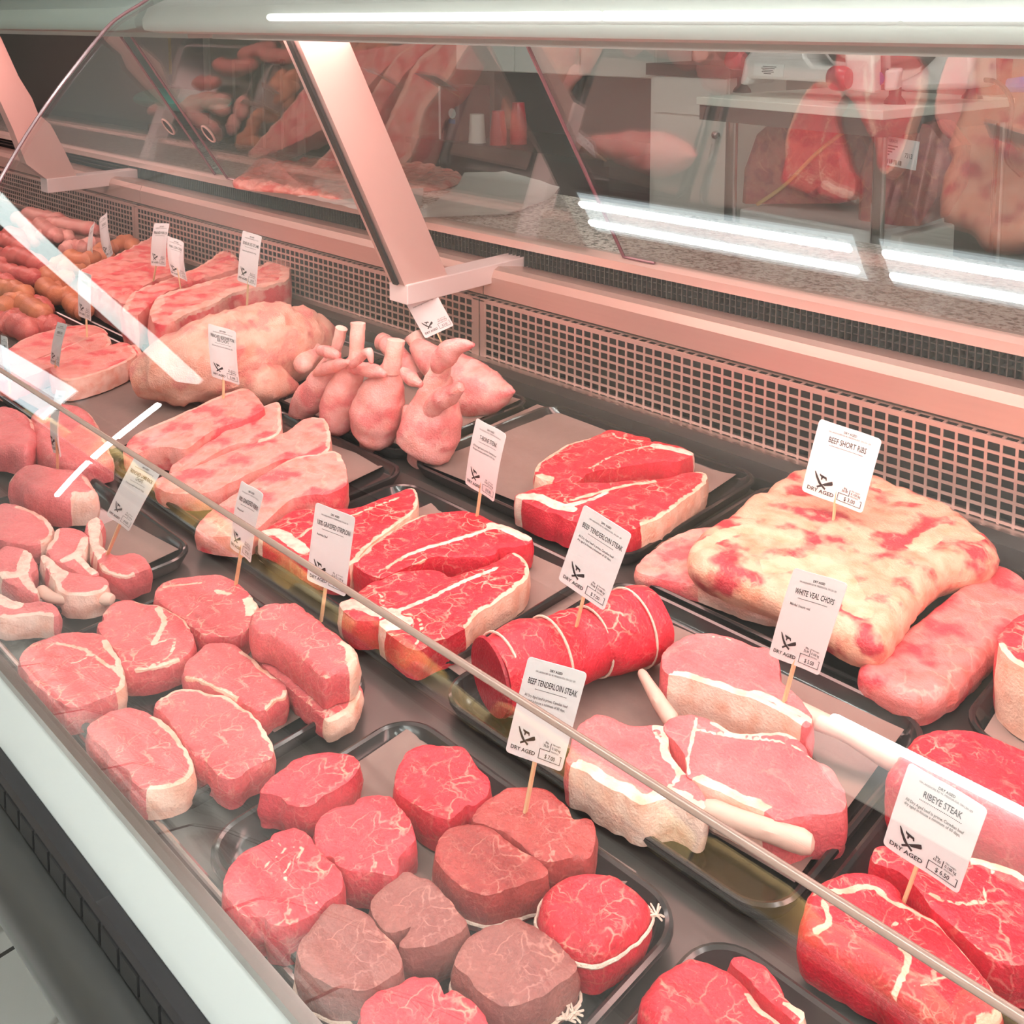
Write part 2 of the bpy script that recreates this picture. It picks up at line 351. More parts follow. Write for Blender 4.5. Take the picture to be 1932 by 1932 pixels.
def steak(name, label, cat, cr, pts, zt, mat, zb=.010, fat=(), seams=(), bones=(), rnd=.0018, bulge=.0025, dome=0.0, group=None, tilt=None, lump=.0015, taper=0.0, tie=None):
    """a cut of meat: the outline of its upper face lies on the plane z = zt (tilt adds a slope), walls go down to zb.
    fat = (first outline point, last, width): a fat cap along that stretch; seams/bones = (points, half width) on the upper face"""
    px = crop(cr, pts)
    zf = lambda p: zt
    O = np.array([at(x, y, zt)[:2] for x, y in px])
    dn = catmull(O, 8, True); n0 = len(O)
    per = np.sqrt(((np.roll(dn, -1, 0) - dn) ** 2).sum(1)).sum()
    N = int(min(150, max(40, per / .0035)))
    cum = np.concatenate([[0], np.cumsum(np.sqrt(((np.roll(dn, -1, 0) - dn) ** 2).sum(1)))])
    s = np.linspace(0, per, N, endpoint=False)
    idx = np.interp(s, cum, np.arange(len(dn) + 1)); dnc = np.vstack([dn, dn[:1]])
    out = np.stack([np.interp(idx, np.arange(len(dnc)), dnc[:, k]) for k in (0, 1)], 1)
    par = idx / 8.0   # outline parameter in control-point units
    seed = random.uniform(0, 50)
    ctr = out.mean(0)
    area2 = sum(out[i - 1][0] * out[i][1] - out[i][0] * out[i - 1][1] for i in range(N))
    if area2 < 0: out = out[::-1].copy(); par = par[::-1].copy()
    nrm = np.roll(out, -1, 0) - np.roll(out, 1, 0); nrm = np.stack([nrm[:, 1], -nrm[:, 0]], 1); nrm /= np.linalg.norm(nrm, axis=1)[:, None] + 1e-9
    out = out + nrm * np.array([[.0015 * noise.noise((p[0] * 90, p[1] * 90, seed)) + .0007 * noise.noise((p[0] * 260, p[1] * 260, seed))] for p in out])
    h = max(.0036, math.sqrt(abs(area2) / 2 / 1100))
    xs = np.arange(out[:, 0].min(), out[:, 0].max(), h); ys = np.arange(out[:, 1].min(), out[:, 1].max(), h)
    G = np.array([(x + (h * .5 if j % 2 else 0), y) for j, y in enumerate(ys) for x in xs])
    G = G + (np.random.RandomState(3).rand(*G.shape) - .5) * h * .3
    G = G[inside(G, out)]
    D, T = seg_dist(G, out, np.roll(out, -1, 0)); G = G[D.min(1) > h * .6]
    D, T = seg_dist(G, out, np.roll(out, -1, 0)) if len(G) else (np.zeros((0, N)), None)
    near = D.argmin(1) if len(G) else np.zeros(0, int); dist = D.min(1) if len(G) else np.zeros(0)
    allp = np.vstack([out, G]); alld = np.concatenate([np.zeros(N), dist]); allu = np.concatenate([par, par[near]])
    maxd = alld.max() + 1e-6
    def inrng(u, a, b): return ((u >= a) & (u <= b)) if a <= b else ((u >= a) | (u <= b))
    fa = np.zeros(len(allp))
    for a, b, w in [f[:3] for f in fat]:
        wn = np.array([w * (1 + .45 * noise.noise((p[0] * 40, p[1] * 40, seed))) for p in allp])
        f = np.clip(.5 + (wn - alld) / (.6 * h + .0015), 0, 1) * inrng(allu, a, b); fa = np.maximum(fa, f)
    bo = np.zeros(len(allp))
    for lst, arr in ((seams, fa), (bones, bo)):
        for ln, w in lst:
            w = w * (.6 if arr is fa else .85)
            q = np.array([at(x, y, zt)[:2] for x, y in crop(cr, ln)]); q = catmull(q, 6) if len(q) > 2 else q
            d, _ = seg_dist(allp, q[:-1], q[1:]); np.copyto(arr, np.maximum(arr, np.clip(.5 + (w - d.min(1)) / (.5 * h + .001), 0, 1)))
    z = np.full(len(allp), zt)
    t = np.clip(alld / rnd, 0, 1); z -= rnd * .8 * (1 - t) ** 2
    z += dome * (1 - (1 - np.clip(alld / maxd, 0, 1)) ** 2)
    z += np.array([lump * noise.noise((p[0] * 38, p[1] * 38, seed)) + .5 * lump * noise.noise((p[0] * 110, p[1] * 110, seed)) for p in allp])
    z += .0012 * bo - .0006 * (fa > .5) * (alld > .004)
    if tilt is not None: z += (allp - ctr) @ np.array(tilt)
    r = delaunay_2d_cdt([Vector(p) for p in allp], [(i, (i + 1) % N) for i in range(N)], [], 1, 1e-7)
    vs, tris, ov = r[0], r[2], r[3]
    src = [o[0] if len(o) else 0 for o in ov]
    V = [(vs[i][0], vs[i][1], z[src[i]]) for i in range(len(vs))]
    mb = MB(); mb.add(V, tris, [fa[i] for i in src], [bo[i] for i in src])
    # walls: a broad fat cap runs down the side, a thin rim does not
    wallf = np.zeros(N)
    for f in fat:
        if (f[2] > .0042 if len(f) < 4 else f[3]): wallf = np.maximum(wallf, inrng(par, f[0], f[1]) * 1.0)
    K = 6; rows = []; wf = []; wb = []
    for k in range(K + 1):
        q = k / K
        for i in range(N):
            top = z[i]; zz = top + (zb - top) * q
            o_ = bulge * math.sin(math.pi * min(1, q * 1.05)) - taper * q + .0018 * noise.noise((out[i][0] * 60, out[i][1] * 60, zz * 90 + seed)) * (1 if k else 0)
            rows.append((out[i][0] + nrm[i][0] * o_, out[i][1] + nrm[i][1] * o_, zz)); wf.append(fa[i] if k == 0 else min(fa[i], wallf[i])); wb.append(bo[i])
    Fs = [(k * N + i, (k + 1) * N + i, (k + 1) * N + (i + 1) % N, k * N + (i + 1) % N) for k in range(K) for i in range(N)]
    Fs.append(tuple(K * N + i for i in range(N))[::-1])
    mb.add(rows, Fs, wf, wb)
    # join wall top ring to the upper face, then split into parts
    loc = (ctr[0], ctr[1], zb)
    fo, bo_ = np.array(mb.fa), np.array(mb.bo)
    parts = {'meat': [], 'fat_cap': [], 'bone': []}
    for f in mb.f:
        a, b = np.mean([fo[i] for i in f]), np.mean([bo_[i] for i in f])
        parts['bone' if b > .5 else 'fat_cap' if a > .5 else 'meat'].append(f)
    multi = sum(len(p) > 12 for p in parts.values()) > 1
    root = None
    def sub(fs):
        ids = sorted({i for f in fs for i in f}); mp = {o: k for k, o in enumerate(ids)}
        m = MB(); m.v = [mb.v[i] for i in ids]; m.f = [tuple(mp[i] for i in f) for f in fs]; m.fa = [mb.fa[i] for i in ids]; m.bo = [mb.bo[i] for i in ids]; return m
    if not multi:
        m = MB(); m.v, m.f, m.fa, m.bo = mb.v, mb.f, mb.fa, mb.bo
        o = weld(m.build(name, mat, origin=loc, recalc=False)); tag(o, label, cat, group)
        if tie:
            zs, knots = tie; o_ = bulge * math.sin(math.pi * min(1, (zt - zs) / (zt - zb) * 1.05)) + .0014
            P = [(out[i][0] + nrm[i][0] * o_, out[i][1] + nrm[i][1] * o_, zs + .0025 * math.sin(i * 2 * math.pi / N + seed)) for i in range(N)]
            st = MB().tube(P + [P[0]], .0015, 6, False, jit=.3).build('string', 'string', o); st['label'] = 'pale string tied round the side'
            for kx, ky, kz in knots:
                c = at(*crop(cr, [(kx, ky)])[0], kz); q = MB(); j = int(np.argmin([np.hypot(p[0] - c[0], p[1] - c[1]) for p in P])); c = np.array(P[j]) + np.array([*nrm[j], .1]) * .003
                for k in range(9):
                    a = random.uniform(0, 6.28); e = random.uniform(-.2, 1)
                    q.tube([c, c + np.array((math.cos(a), math.sin(a), e)) * .004, c + np.array((math.cos(a) * 1.2, math.sin(a) * 1.2, e * .8)) * .0065], .0009, 5)
                q.build('knot', 'string', o)
        return o
    root = thing(name, label, cat, loc, group)
    # weld key: coincident corners count as connected
    key = {}; vid = [key.setdefault((round(p[0], 5), round(p[1], 5), round(p[2], 5)), len(key)) for p in mb.v]
    def islands(fs):
        par_ = {}
        def find(a):
            while par_.setdefault(a, a) != a: par_[a] = par_[par_[a]]; a = par_[a]
            return a
        for f in fs:
            for i in f[1:]: par_[find(vid[f[0]])] = find(vid[i])
        g = {}
        for f in fs: g.setdefault(find(vid[f[0]]), []).append(f)
        return sorted(g.values(), key=len, reverse=True)
    for k in ('fat_cap', 'bone'):
        keep = []
        for g in islands(parts[k]):
            if len(g) > 14: keep.append(g)
            else: parts['meat'] += g
        parts[k] = keep
    gm_ = islands(parts['meat'])
    if gm_: parts['meat'] = [gm_[0]] + [g for g in gm_[1:] if len(g) > 30]; loose = [f for g in gm_[1:] if len(g) <= 30 for f in g]
    else: loose = []
    for k, gs in parts.items():
        for j, g in enumerate(gs):
            if k == 'fat_cap' and j == 0: g = g + loose; loose = []
            weld(sub(g).build(k, mat, root, recalc=False))
    return root
def weld(o):
    bm = bmesh.new(); bm.from_mesh(o.data); bmesh.ops.remove_doubles(bm, verts=bm.verts, dist=2e-5); bm.to_mesh(o.data); bm.free()
    o.data.set_sharp_from_angle(angle=math.radians(42)); return o

# ================================================================== ROOM (room floor is 0.62 m below the display floor)
ZF = -.62
def marble():
    m, nt, out = newmat('marble'); L = nt.links.new
    tc = nd(nt, 'ShaderNodeTexCoord')
    b = nd(nt, 'ShaderNodeTexBrick'); b.offset = 0.5
    for k, v in dict(Scale=1.0).items(): b.inputs[k].default_value = v
    b.inputs['Color1'].default_value = (.88, .90, .87, 1); b.inputs['Color2'].default_value = (.83, .86, .83, 1); b.inputs['Mortar'].default_value = (.10, .10, .10, 1)
    b.inputs['Mortar Size'].default_value = .004; b.inputs['Brick Width'].default_value = .6; b.inputs['Row Height'].default_value = .3
    mp = nd(nt, 'ShaderNodeMapping'); mp.inputs['Rotation'].default_value = (0, 0, math.radians(90)); mp.inputs['Location'].default_value = (.14, .05, 0)
    L(tc.outputs['Object'], mp.inputs[0]); L(mp.outputs[0], b.inputs['Vector'])
    n = nd(nt, 'ShaderNodeTexNoise'); n.inputs['Scale'].default_value = 2.2; n.inputs['Detail'].default_value = 6; n.inputs['Distortion'].default_value = 1.6
    L(tc.outputs['Object'], n.inputs['Vector'])
    r = nd(nt, 'ShaderNodeValToRGB'); e = r.color_ramp.elements
    e[0].position = .47; e[0].color = (1, 1, 1, 1); e[1].position = .53; e[1].color = (1, 1, 1, 1)
    k = e.new(.5); k.color = (.42, .40, .38, 1)
    L(n.outputs[0], r.inputs[0])
    mx = nd(nt, 'ShaderNodeMix', data_type='RGBA', blend_type='MULTIPLY'); mx.inputs[0].default_value = .8
    L(b.outputs[0], mx.inputs['A']); L(r.outputs[0], mx.inputs['B'])
    p = nd(nt, 'ShaderNodeBsdfPrincipled'); p.inputs['Roughness'].default_value = .18
    L(mx.outputs['Result'], p.inputs['Base Color']); L(p.outputs[0], out.inputs[0]); MATS['marble'] = m
marble()
def granite():
    m, nt, out = newmat('granite'); L = nt.links.new
    tc = nd(nt, 'ShaderNodeTexCoord')
    n = nd(nt, 'ShaderNodeTexNoise'); n.inputs['Scale'].default_value = 95; n.inputs['Detail'].default_value = 3; n.inputs['Roughness'].default_value = .7
    L(tc.outputs['Object'], n.inputs['Vector'])
    r = nd(nt, 'ShaderNodeValToRGB'); r.color_ramp.interpolation = 'CONSTANT'; e = r.color_ramp.elements
    e[0].position = 0; e[0].color = (.12, .09, .075, 1); e[1].position = .42; e[1].color = (.40, .31, .27, 1)
    for p_, c in ((.48, (.72, .66, .61, 1)), (.57, (.86, .82, .78, 1)), (.67, (.46, .36, .31, 1))): k = e.new(p_); k.color = c
    L(n.outputs[0], r.inputs[0])
    p = nd(nt, 'ShaderNodeBsdfPrincipled'); p.inputs['Roughness'].default_value = .12
    L(r.outputs[0], p.inputs['Base Color']); L(p.outputs[0], out.inputs[0]); MATS['granite'] = m
granite()
struct(MB().box((-10, -3.2, ZF - .05), (3.2, 6.2, ZF)).build('floor', 'marble', origin=(0, 0, ZF)))
plain('ceil', (.80, .82, .79), .8)
struct(MB().box((-10, -3.2, 1.9), (3.2, 6.2, 1.95)).build('ceiling', 'ceil', origin=(0, 0, 1.9)))
plain('backwall', (.24, .23, .20), .7, nscale=3, namt=.06)
struct(MB().box((-10, 6.1, ZF), (3.2, 6.2, 1.9)).build('wall_back', 'backwall'))
struct(MB().box((-10, -3.3, ZF), (3.2, -3.2, 1.9)).build('wall_front', 'wall'))
struct(MB().box((-10.1, -3.2, ZF), (-10, 6.2, 1.9)).build('wall_left', 'wall'))
struct(MB().box((3.2, -3.2, ZF), (3.3, 6.2, 1.9)).build('wall_right', 'wall'))

X0, X1 = -6.5, 1.4          # run of the display case

# ------------------------------------------------------------------ the display case
case = thing('display_case', 'long refrigerated butcher display case holding trays of raw meat under a curved glass', 'display case', (-2.5, 1.0, ZF))
plain('curb_white', (.56, .61, .60), .28)
MB().extrude_x([(.396, .032), (.385, -.045), (.39, -.06), (.402, -.06), (.402, .032)], X0, X1).build('front_curb', 'curb_white', case, smooth=False)
MB().extrude_x([(.393, .041), (.393, .032), (.405, .032), (.405, .041)], X0, X1).build('glass_channel', 'steel_smooth', case, smooth=False)
plain('bumper', (.030, .031, .030), .30, 0, .35)
prof = [(.385, -.048), (.372, -.050), (.368, -.055), (.368, -.082), (.372, -.088), (.40, -.09), (.40, -.048)]
MB().extrude_x(prof, X0, X1).build('vent_rail', 'blackplastic', case, smooth=False)
plain('slot', (.002, .002, .002), .9)
m = MB(); x = -1.9
while x < .2:
    m.box((x, .3665, -.079), (x + .034, .3685, -.058)); x += .040
o = m.build('vent_slots', 'slot', case, smooth=False)
pr = [(.375, -.086)] + [(.366 - .040 * math.sin(a), -.123 + .037 * math.cos(a)) for a in np.linspace(.1, math.pi - .5, 12)] + [(.37, -.158), (.40, -.158), (.40, -.086)]
MB().extrude_x(pr, X0, X1).build('bumper', 'bumper', case)
plain('skirt', (.34, .38, .35), .35)
MB().extrude_x([(.362, -.150), (.356, -.205), (.40, -.205), (.40, -.150)], X0, X1).build('skirt_panel', 'skirt', case, smooth=False)
MB().box((X0, .95, ZF), (X1, 1.60, -.20)).build('plinth', 'skirt', case, smooth=False)
plain('deckmetal', (.10, .078, .072), .28, .3, nscale=24, namt=.1, bump=.04, stretch=(.4, 8, 8))
MB().box((X0, .402, -.06), (X1, 1.80, -.004)).build('display_floor', 'deckmetal', case, smooth=False)
# thin bright rail that holds the trays back from the glass
MB().tube([(X0, .43, .006), (X1, .43, .006)], .0035, 8, False).build('front_rail', 'steel_smooth', case)
MB().box((X0, 1.556, .0), (X1, 1.60, .040)).build('rear_ledge', 'steel', case, smooth=False)
MB().box((X0, 1.50, -.004), (X1, 1.556, .020)).build('rear_gutter', 'rubber', case, smooth=False)
# perforated return-air panels
def grille(x0, x1, y, z0, z1):
    p = MB(); px_, pz = .0222, .0166
    n = int((x1 - x0 - .03) / px_); xs = x0 + (x1 - x0 - n * px_) / 2
    k = max(1, int((z1 - z0 - .006) / pz)); b = .0022
    for i in range(n + 1):
        p.box((xs + i * px_ - b, y, z0), (xs + i * px_ + b, y + .002, z1))
    for j in range(k + 1):
        zz = z0 + .004 + j * (z1 - z0 - .008) / k
        p.box((x0, y - .0004, zz - b), (x1, y + .0024, zz + b))
    p.box((x0, y - .0006, z0), (xs - b, y + .0026, z1)); p.box((xs + n * px_ + b, y - .0006, z0), (x1, y + .0026, z1))
    # the panel folds back at the top with one more row of holes
    for i in range(n + 1):
        p.box((xs + i * px_ - b, y, z1), (xs + i * px_ + b, y + .028, z1 + .002))
    p.box((x0, y + .022, z1 - .0004), (x1, y + .030, z1 + .0024)); p.box((x0, y - .0006, z1 - .003), (x1, y + .004, z1 + .0024))
    return p
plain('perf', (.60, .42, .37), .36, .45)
for (a, b) in ((X0, -5.02), (-5.018, -3.32), (-3.318, -1.632), (-1.628, -.02), (-.018, X1)):
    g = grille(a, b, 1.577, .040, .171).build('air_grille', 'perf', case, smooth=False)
for sx in (-1.655, -1.60):
    MB().lathe([(.001, -.004), (.005, -.003), (.005, 0)], (sx, 1.577, .115), 'y', 10).build('screw', 'steel_smooth', case)
MB().box((X0, 1.61, .0), (X1, 1.62, .2)).build('grille_backing', 'rubber', case, smooth=False)
# steel fascia above the panels, its lip and the dark honeycomb discharge
ledge = [(1.606, .174), (1.590, .180), (1.590, .224), (1.598, .240), (1.612, .246), (1.70, .230), (1.70, .174)]
plain('fascia', (.60, .42, .37), .34, .55, nscale=22, namt=.06, bump=.03, stretch=(.35, 8, 8))  # pink of the meat lamps put into the steel's colour
for a, b in ((X0, -3.30), (-3.298, -1.632), (-1.629, X1)):
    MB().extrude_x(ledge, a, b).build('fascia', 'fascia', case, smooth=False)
MB().box((X0, 1.715, .225), (X1, 1.74, .285)).build('vent_backing', 'rubber', case, smooth=False)
m = MB(); x = -3.6
plain('honeycomb', (.05, .045, .042), .45, .0)
while x < .1:
    m.box((x, 1.692, .231), (x + .0018, 1.716, .272)); x += .0125
for z in (.245, .259): m.box((-5.2, 1.697, z - .001), (.2, 1.716, z + .001))
m.build('air_discharge', 'honeycomb', case, smooth=False)
# rear deck: granite worktop with a steel nosing
MB().box((X0, 1.705, .272), (X1, 2.19, .300)).build('granite_top', 'granite', case, smooth=False)
plain('nosing', (.80, .62, .56), .24, .5)  # steel tinted pink in place of lamp and meat reflections
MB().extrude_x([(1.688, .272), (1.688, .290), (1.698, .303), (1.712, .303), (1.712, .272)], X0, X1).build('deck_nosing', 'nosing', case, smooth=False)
MB().box((X0, 1.74, ZF), (X1, 2.15, .272)).build('rear_body', 'skirt', case, smooth=False)

# canopies with the lamps, one per section
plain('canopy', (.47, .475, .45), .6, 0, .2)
plain('canopy_shaded', (.20, .23, .21), .6, 0, .2)  # same canopy plastic, darkened in colour for the unlit section
def canopy(x0, x1, cm, label, lit):
    r = thing('lamp_canopy', label, 'canopy', ((x0 + x1) / 2, 1.15, .775))
    ring = [(.903, .7795), (.900, .785), (.900, .800), (.912, .824), (.96, .846), (1.10, .860), (1.36, .860), (1.41, .84), (1.42, .80), (1.41, .778), (1.30, .774), (1.0, .776), (.92, .776)]
    c = np.array(ring).mean(0); rings = []
    for x, s in ((x0, .55), (x0 + .008, .80), (x0 + .03, .94), (x0 + .07, 1.0), (x1, 1.0)):
        rings.append([(x, c[0] + (y - c[0]) * (1 - (1 - s) * .35), c[1] + (z - c[1]) * s) for y, z in ring])
    MB().loft(rings).build('shell', cm, r)
    MB().box((x0 + .08, 1.02, .764), (x1, 1.26, .776)).build('lamp_tray', 'canopy', r, smooth=False)
    if lit:
        x = -1.42
        for a, b in ((-1.40, -.735), (-.725, -.392), (-.386, .5), (.51, 1.3)):
            t = MB().tube([(a, .899, .8045), (b, .899, .8045)], .0058, 10, True)
            t.build('light_tube', 'tube_on', r)
    return r
canopy(-1.87, X1, 'canopy', 'white plastic canopy with glowing tube lamps running along the top of the case', True)
canopy(X0, -1.885, 'canopy_shaded', 'canopy coloured dark for its unlit shade at the far left end of the case', False)
for s in bpy.data.objects:
    if s.name == 'shell.001':
        for v in s.data.vertices: v.co.x = -v.co.x
        s.data.flip_normals()

# curved front glass
GP = [(.899, .842), (.888, .833), (.833, .8), (.796, .763), (.755, .7155), (.727, .682), (.69, .634), (.66, .591), (.624, .534), (.56, .424), (.49, .290), (.435, .160), (.399, .037)]
gp = catmull(GP, 6)
def sheet(prof, x0, x1, th):
    P = np.array(prof); t = np.gradient(P, axis=0); n = np.stack([-t[:, 1], t[:, 0]], 1); n /= np.linalg.norm(n, axis=1)[:, None]
    if n[0, 1] < 0: n = -n
    Q = P + n * th
    ring = [tuple(p) for p in P] + [tuple(p) for p in Q[::-1]]
    return MB().extrude_x(ring, x0, x1)
def glass_quads(prof, x0, x1, th):
    """glass sheet as strips so that it shades as one smooth curve"""
    P = np.array(prof); t = np.gradient(P, axis=0); n = np.stack([-t[:, 1], t[:, 0]], 1); n /= np.linalg.norm(n, axis=1)[:, None]
    Q = P + n * th; m = MB(); k = len(P)
    V = [(x0, *p) for p in P] + [(x1, *p) for p in P] + [(x0, *p) for p in Q] + [(x1, *p) for p in Q]
    Fs = []
    for i in range(k - 1):
        Fs += [(i, i + 1, k + i + 1, k + i), (2 * k + i, 3 * k + i, 3 * k + i + 1, 2 * k + i + 1)]
    m.add(V, Fs); return m
plain('glassedge', (.20, .10, .11), .2, 0, .8)
gl = thing('front_glass', 'curved clear front glass of the case sloping down to the white curb', 'glass', (-.2, .65, .04))
tag(gl, gl['label'], 'glass')
glass_quads(gp, -1.80, X1, .005).build('glass_sheet', 'glass', gl)
plain('joint', (.30, .20, .165), .25, .2)
j_ = min(gp, key=lambda p: abs((.8 - p[1]) / p[0] - .985))
MB().tube([(-1.80, j_[0], j_[1]), (X1, j_[0], j_[1])], .0030, 10, False).build('joint_strip', 'joint', gl)
m = MB(); P3 = [(-1.80, y, z) for y, z in gp]
m.tube(P3, .0032, 6, False); m.build('polished_edge', 'glassedge', gl)

# support arms and brackets
def arm(yz, x, th, gasket, brk, label):
    r = thing('canopy_arm', label, 'support arm', (x, 1.4, .2))
    MB().extrude_x(yz, x - th, x).build('arm_plate', 'alu', r, smooth=False)
    if gasket:
        m = MB(); k = .0042
        P = [np.array(g) for g in gasket]
        for a, b in zip(P[:-1], P[1:]):
            d = (b - a) / np.linalg.norm(b - a); n = np.array([-d[1], d[0]]) * .003
            m.extrude_x([tuple(a - n), tuple(b - n), tuple(b + n), tuple(a + n)], x - th * .55, x - th * .25)
        m.build('gasket', 'rubber', r, smooth=False)
    y0, y1, z0, z1 = brk
    MB().box((x - th - .004, y0, z0), (x + .006, y1, z1)).build('bracket', 'alu_light', r, smooth=False, bevel=.002)
    return r
arm([(1.086, .776), (1.201, .776), (1.462, .250), (1.342, .250)], -1.61, .050, [(1.081, .775), (1.335, .252)], (1.344, 1.73, .209, .252), 'pink-lit straight canopy arm on a bracket above the lamb shanks')
arm([(1.19, .775), (1.239, .537), (1.276, .438), (1.298, .365), (1.313, .319), (1.375, .262), (1.478, .262), (1.438, .361), (1.398, .447), (1.359, .485), (1.341, .54), (1.302, .613), (1.24, .775)], -3.54, .05, None, (1.376, 1.74, .213, .262), 'far curved canopy arm on a bracket above the sausages')

# rear sliding glass doors, leaning parallel to the arms
DY0, DZ0, DY1, DZ1 = 1.676, .302, 1.362, .776
plain('dooredge', (.20, .07, .10), .15, 0, .8)
def door(x0, x1, off, label, pull=None, left=True):
    r = thing('sliding_glass_door', label, 'glass door', ((x0 + x1) / 2, DY0, DZ0), 'rear sliding doors')
    a, b = np.array([DY0 + off, DZ0]), np.array([DY1 + off, DZ1]); n = np.array([b[1] - a[1], a[0] - b[0]]); n /= np.linalg.norm(n); t = .005
    V = [(x0, *a), (x1, *a), (x1, *b), (x0, *b)]
    MB().add(V + [(x, y + n[0] * t, z + n[1] * t) for x, y, z in V], [(0, 1, 2, 3), (7, 6, 5, 4)]).build('pane', 'doorglass', r, smooth=False, recalc=False)
    m = MB(); k = .0032
    for x in ((x0,) if left else (x1,)) :
        m.tube([(x, *a), (x, *b)], k * 1.2, 6, False)
    if left: m.tube([(x0, *a), (x0 + .08, *a)], k, 6, False)
    m.build('edge', 'dooredge', r)
    if pull:
        c = np.array([pull[0], *(a + (b - a) * pull[1] - n * .001)]); d = (b - a) / np.linalg.norm(b - a)
        ring = [(c[0] + .022 * math.cos(q), c[1] + d[0] * .030 * math.sin(q), c[2] + d[1] * .030 * math.sin(q)) for q in np.linspace(0, 2 * math.pi, 24, endpoint=False)]
        mm = MB().tube(ring + [ring[0]], .0035, 6, False); hp = mm.build('finger_pull', 'alu', r)
        ring2 = [tuple(np.array(p) - np.array([0, n[0], n[1]]) * .0005) for p in ring]
        MB().add(ring2, [tuple(range(24))]).build('pull_recess', 'rubber', hp, origin=tuple(c), recalc=False)
    return r
door(-4.6, -2.98, .016, 'far left sliding glass door behind the sausages', (-3.08, .33), False)
door(-2.876, -1.395, .0, 'middle sliding glass door behind the pink canopy arm', (-2.80, .33), True)
door(-1.309, 1.2, .016, 'right sliding glass door in front of the meat slicer table', None, True)

# ceiling lamps of the shop and added unseen fill lamps: fixtures with two bare tubes, hung just under the ceiling
def ceiling_lamp(x, y, label, n=2):
    r = thing('ceiling_lamp', label, 'ceiling lamp', (x, y, 1.86), 'shop ceiling lamps')
    MB().box((x - .40, y - .11, 1.867), (x + .40, y + .11, 1.90)).build('fixture', 'white', r, smooth=False)
    plain('reflector', (.9, .95, .95), .4, emit=(.80, .95, 1), es=3.5)  # plate glows by itself to widen the fixture's mirror image
    MB().box((x - .385, y - .10, 1.862), (x + .385, y + .10, 1.866)).build('reflector', 'reflector' if y < 2 else 'white', r, smooth=False)
    for k in (-.05, .05):
        MB().tube([(x - .375, y + k, 1.85), (x + .375, y + k, 1.85)], .013, 10, False).build('tube', 'tube_ceiling' if y < 2 else 'tube_staff', r)
for lx, ly, lb in [(-1.36, -.06, 'twin-tube ceiling lamp in front of the case, nearest the pink arm'), (-.53, -.06, 'twin-tube ceiling lamp in front of the case, second from the pink arm'), (.30, -.06, 'twin-tube ceiling lamp in front of the case, third from the pink arm'),
                   (1.13, -.06, 'added twin-tube fill lamp in front of the case, fourth from the pink arm'), (1.96, -.06, 'added twin-tube fill lamp in front of the case, furthest from the pink arm'), (-1.6, 2.9, 'twin-tube ceiling lamp over the slicer table'),  # fourth and furthest lamps added for fill, out of frame
                   (.7, -1.2, 'added twin-tube fill lamp over the aisle behind the viewer, near row left'), (1.8, -1.2, 'added twin-tube fill lamp over the aisle behind the viewer, near row right'),  # both aisle rows added out of mirror view to brighten the floor
                   (.7, -2.3, 'added twin-tube fill lamp over the aisle behind the viewer, far row left'), (1.8, -2.3, 'added twin-tube fill lamp over the aisle behind the viewer, far row right')]:
    ceiling_lamp(lx, ly, lb)

# ================================================================== TRAYS, PAPER
def rrect(x0, x1, y0, y1, r, n=7):
    P = []
    for cx, cy, a0 in ((x1 - r, y1 - r, 0), (x0 + r, y1 - r, 90), (x0 + r, y0 + r, 180), (x1 - r, y0 + r, 270)):
        for k in range(n + 1):
            a = math.radians(a0 + 90 * k / n); P.append((cx + r * math.cos(a), cy + r * math.sin(a)))
    return P
TRAYS = 'black display trays'
def tray(x0, x1, y0, y1, label, paper=None, plabel=None, r=.046, rotz=0.0):
    rings = []
    for d, z in ((.010, .0), (.0, .017), (.0005, .021), (.004, .0225), (.0075, .021), (.014, .009), (.020, .005), (.030, .004)):
        rings.append([(x, y, z) for x, y in rrect(x0 + d, x1 - d, y0 + d, y1 - d, max(.012, r - d))])
    c = np.array(((x0 + x1) / 2, (y0 + y1) / 2)); ca, sa = math.cos(rotz), math.sin(rotz)
    rings = [[(c[0] + (x - c[0]) * ca - (y - c[1]) * sa, c[1] + (x - c[0]) * sa + (y - c[1]) * ca, z) for x, y, z in g] for g in rings]
    o = tag(MB().loft(rings, cap0=False).build('display_tray', 'tray'), label, 'tray', TRAYS)
    if paper:
        (px0, px1, py0, py1), lift, rz = paper
        sd = random.uniform(0, 30); n = 18; cc = np.array(((px0 + px1) / 2, (py0 + py1) / 2)); V = []; Fs = []
        for j in range(n + 1):
            for i in range(n + 1):
                u, v = i / n, j / n; x, y = px0 + (px1 - px0) * u, py0 + (py1 - py0) * v
                dx, dy = x - cc[0], y - cc[1]; X, Y = cc[0] + dx * math.cos(rz) - dy * math.sin(rz), cc[1] + dx * math.sin(rz) + dy * math.cos(rz)
                e = max(abs(u - .5), abs(v - .5)) * 2
                z = .0062 + .0010 * noise.noise((X * 14, Y * 14, sd)) + lift * max(0, e - .72) ** 2 * 12
                V.append((X, Y, z))
        for j in range(n):
            for i in range(n): k = j * (n + 1) + i; Fs.append((k, k + 1, k + n + 2, k + n + 1))
        nv = len(V); m = MB(); m.add(V + [(x, y, z - .0004) for x, y, z in V], Fs + [tuple(nv + i for i in f[::-1]) for f in Fs])
        tag(m.build('butcher_paper', 'paper', recalc=False), plabel, 'paper', 'butcher paper sheets')
    return o
tray(-.842, -.455, .432, .700, 'black tray of tenderloin steaks in the front row', ((-.82, -.52, .56, .700), .012, .03), 'brown butcher paper under the round tenderloin steaks')
tray(-1.262, -.895, .430, .703, 'black tray of pale striploin and ribeye steaks in the front row', ((-1.12, -.93, .58, .69), .006, 0), 'brown butcher paper under the long stacked striploin steak')
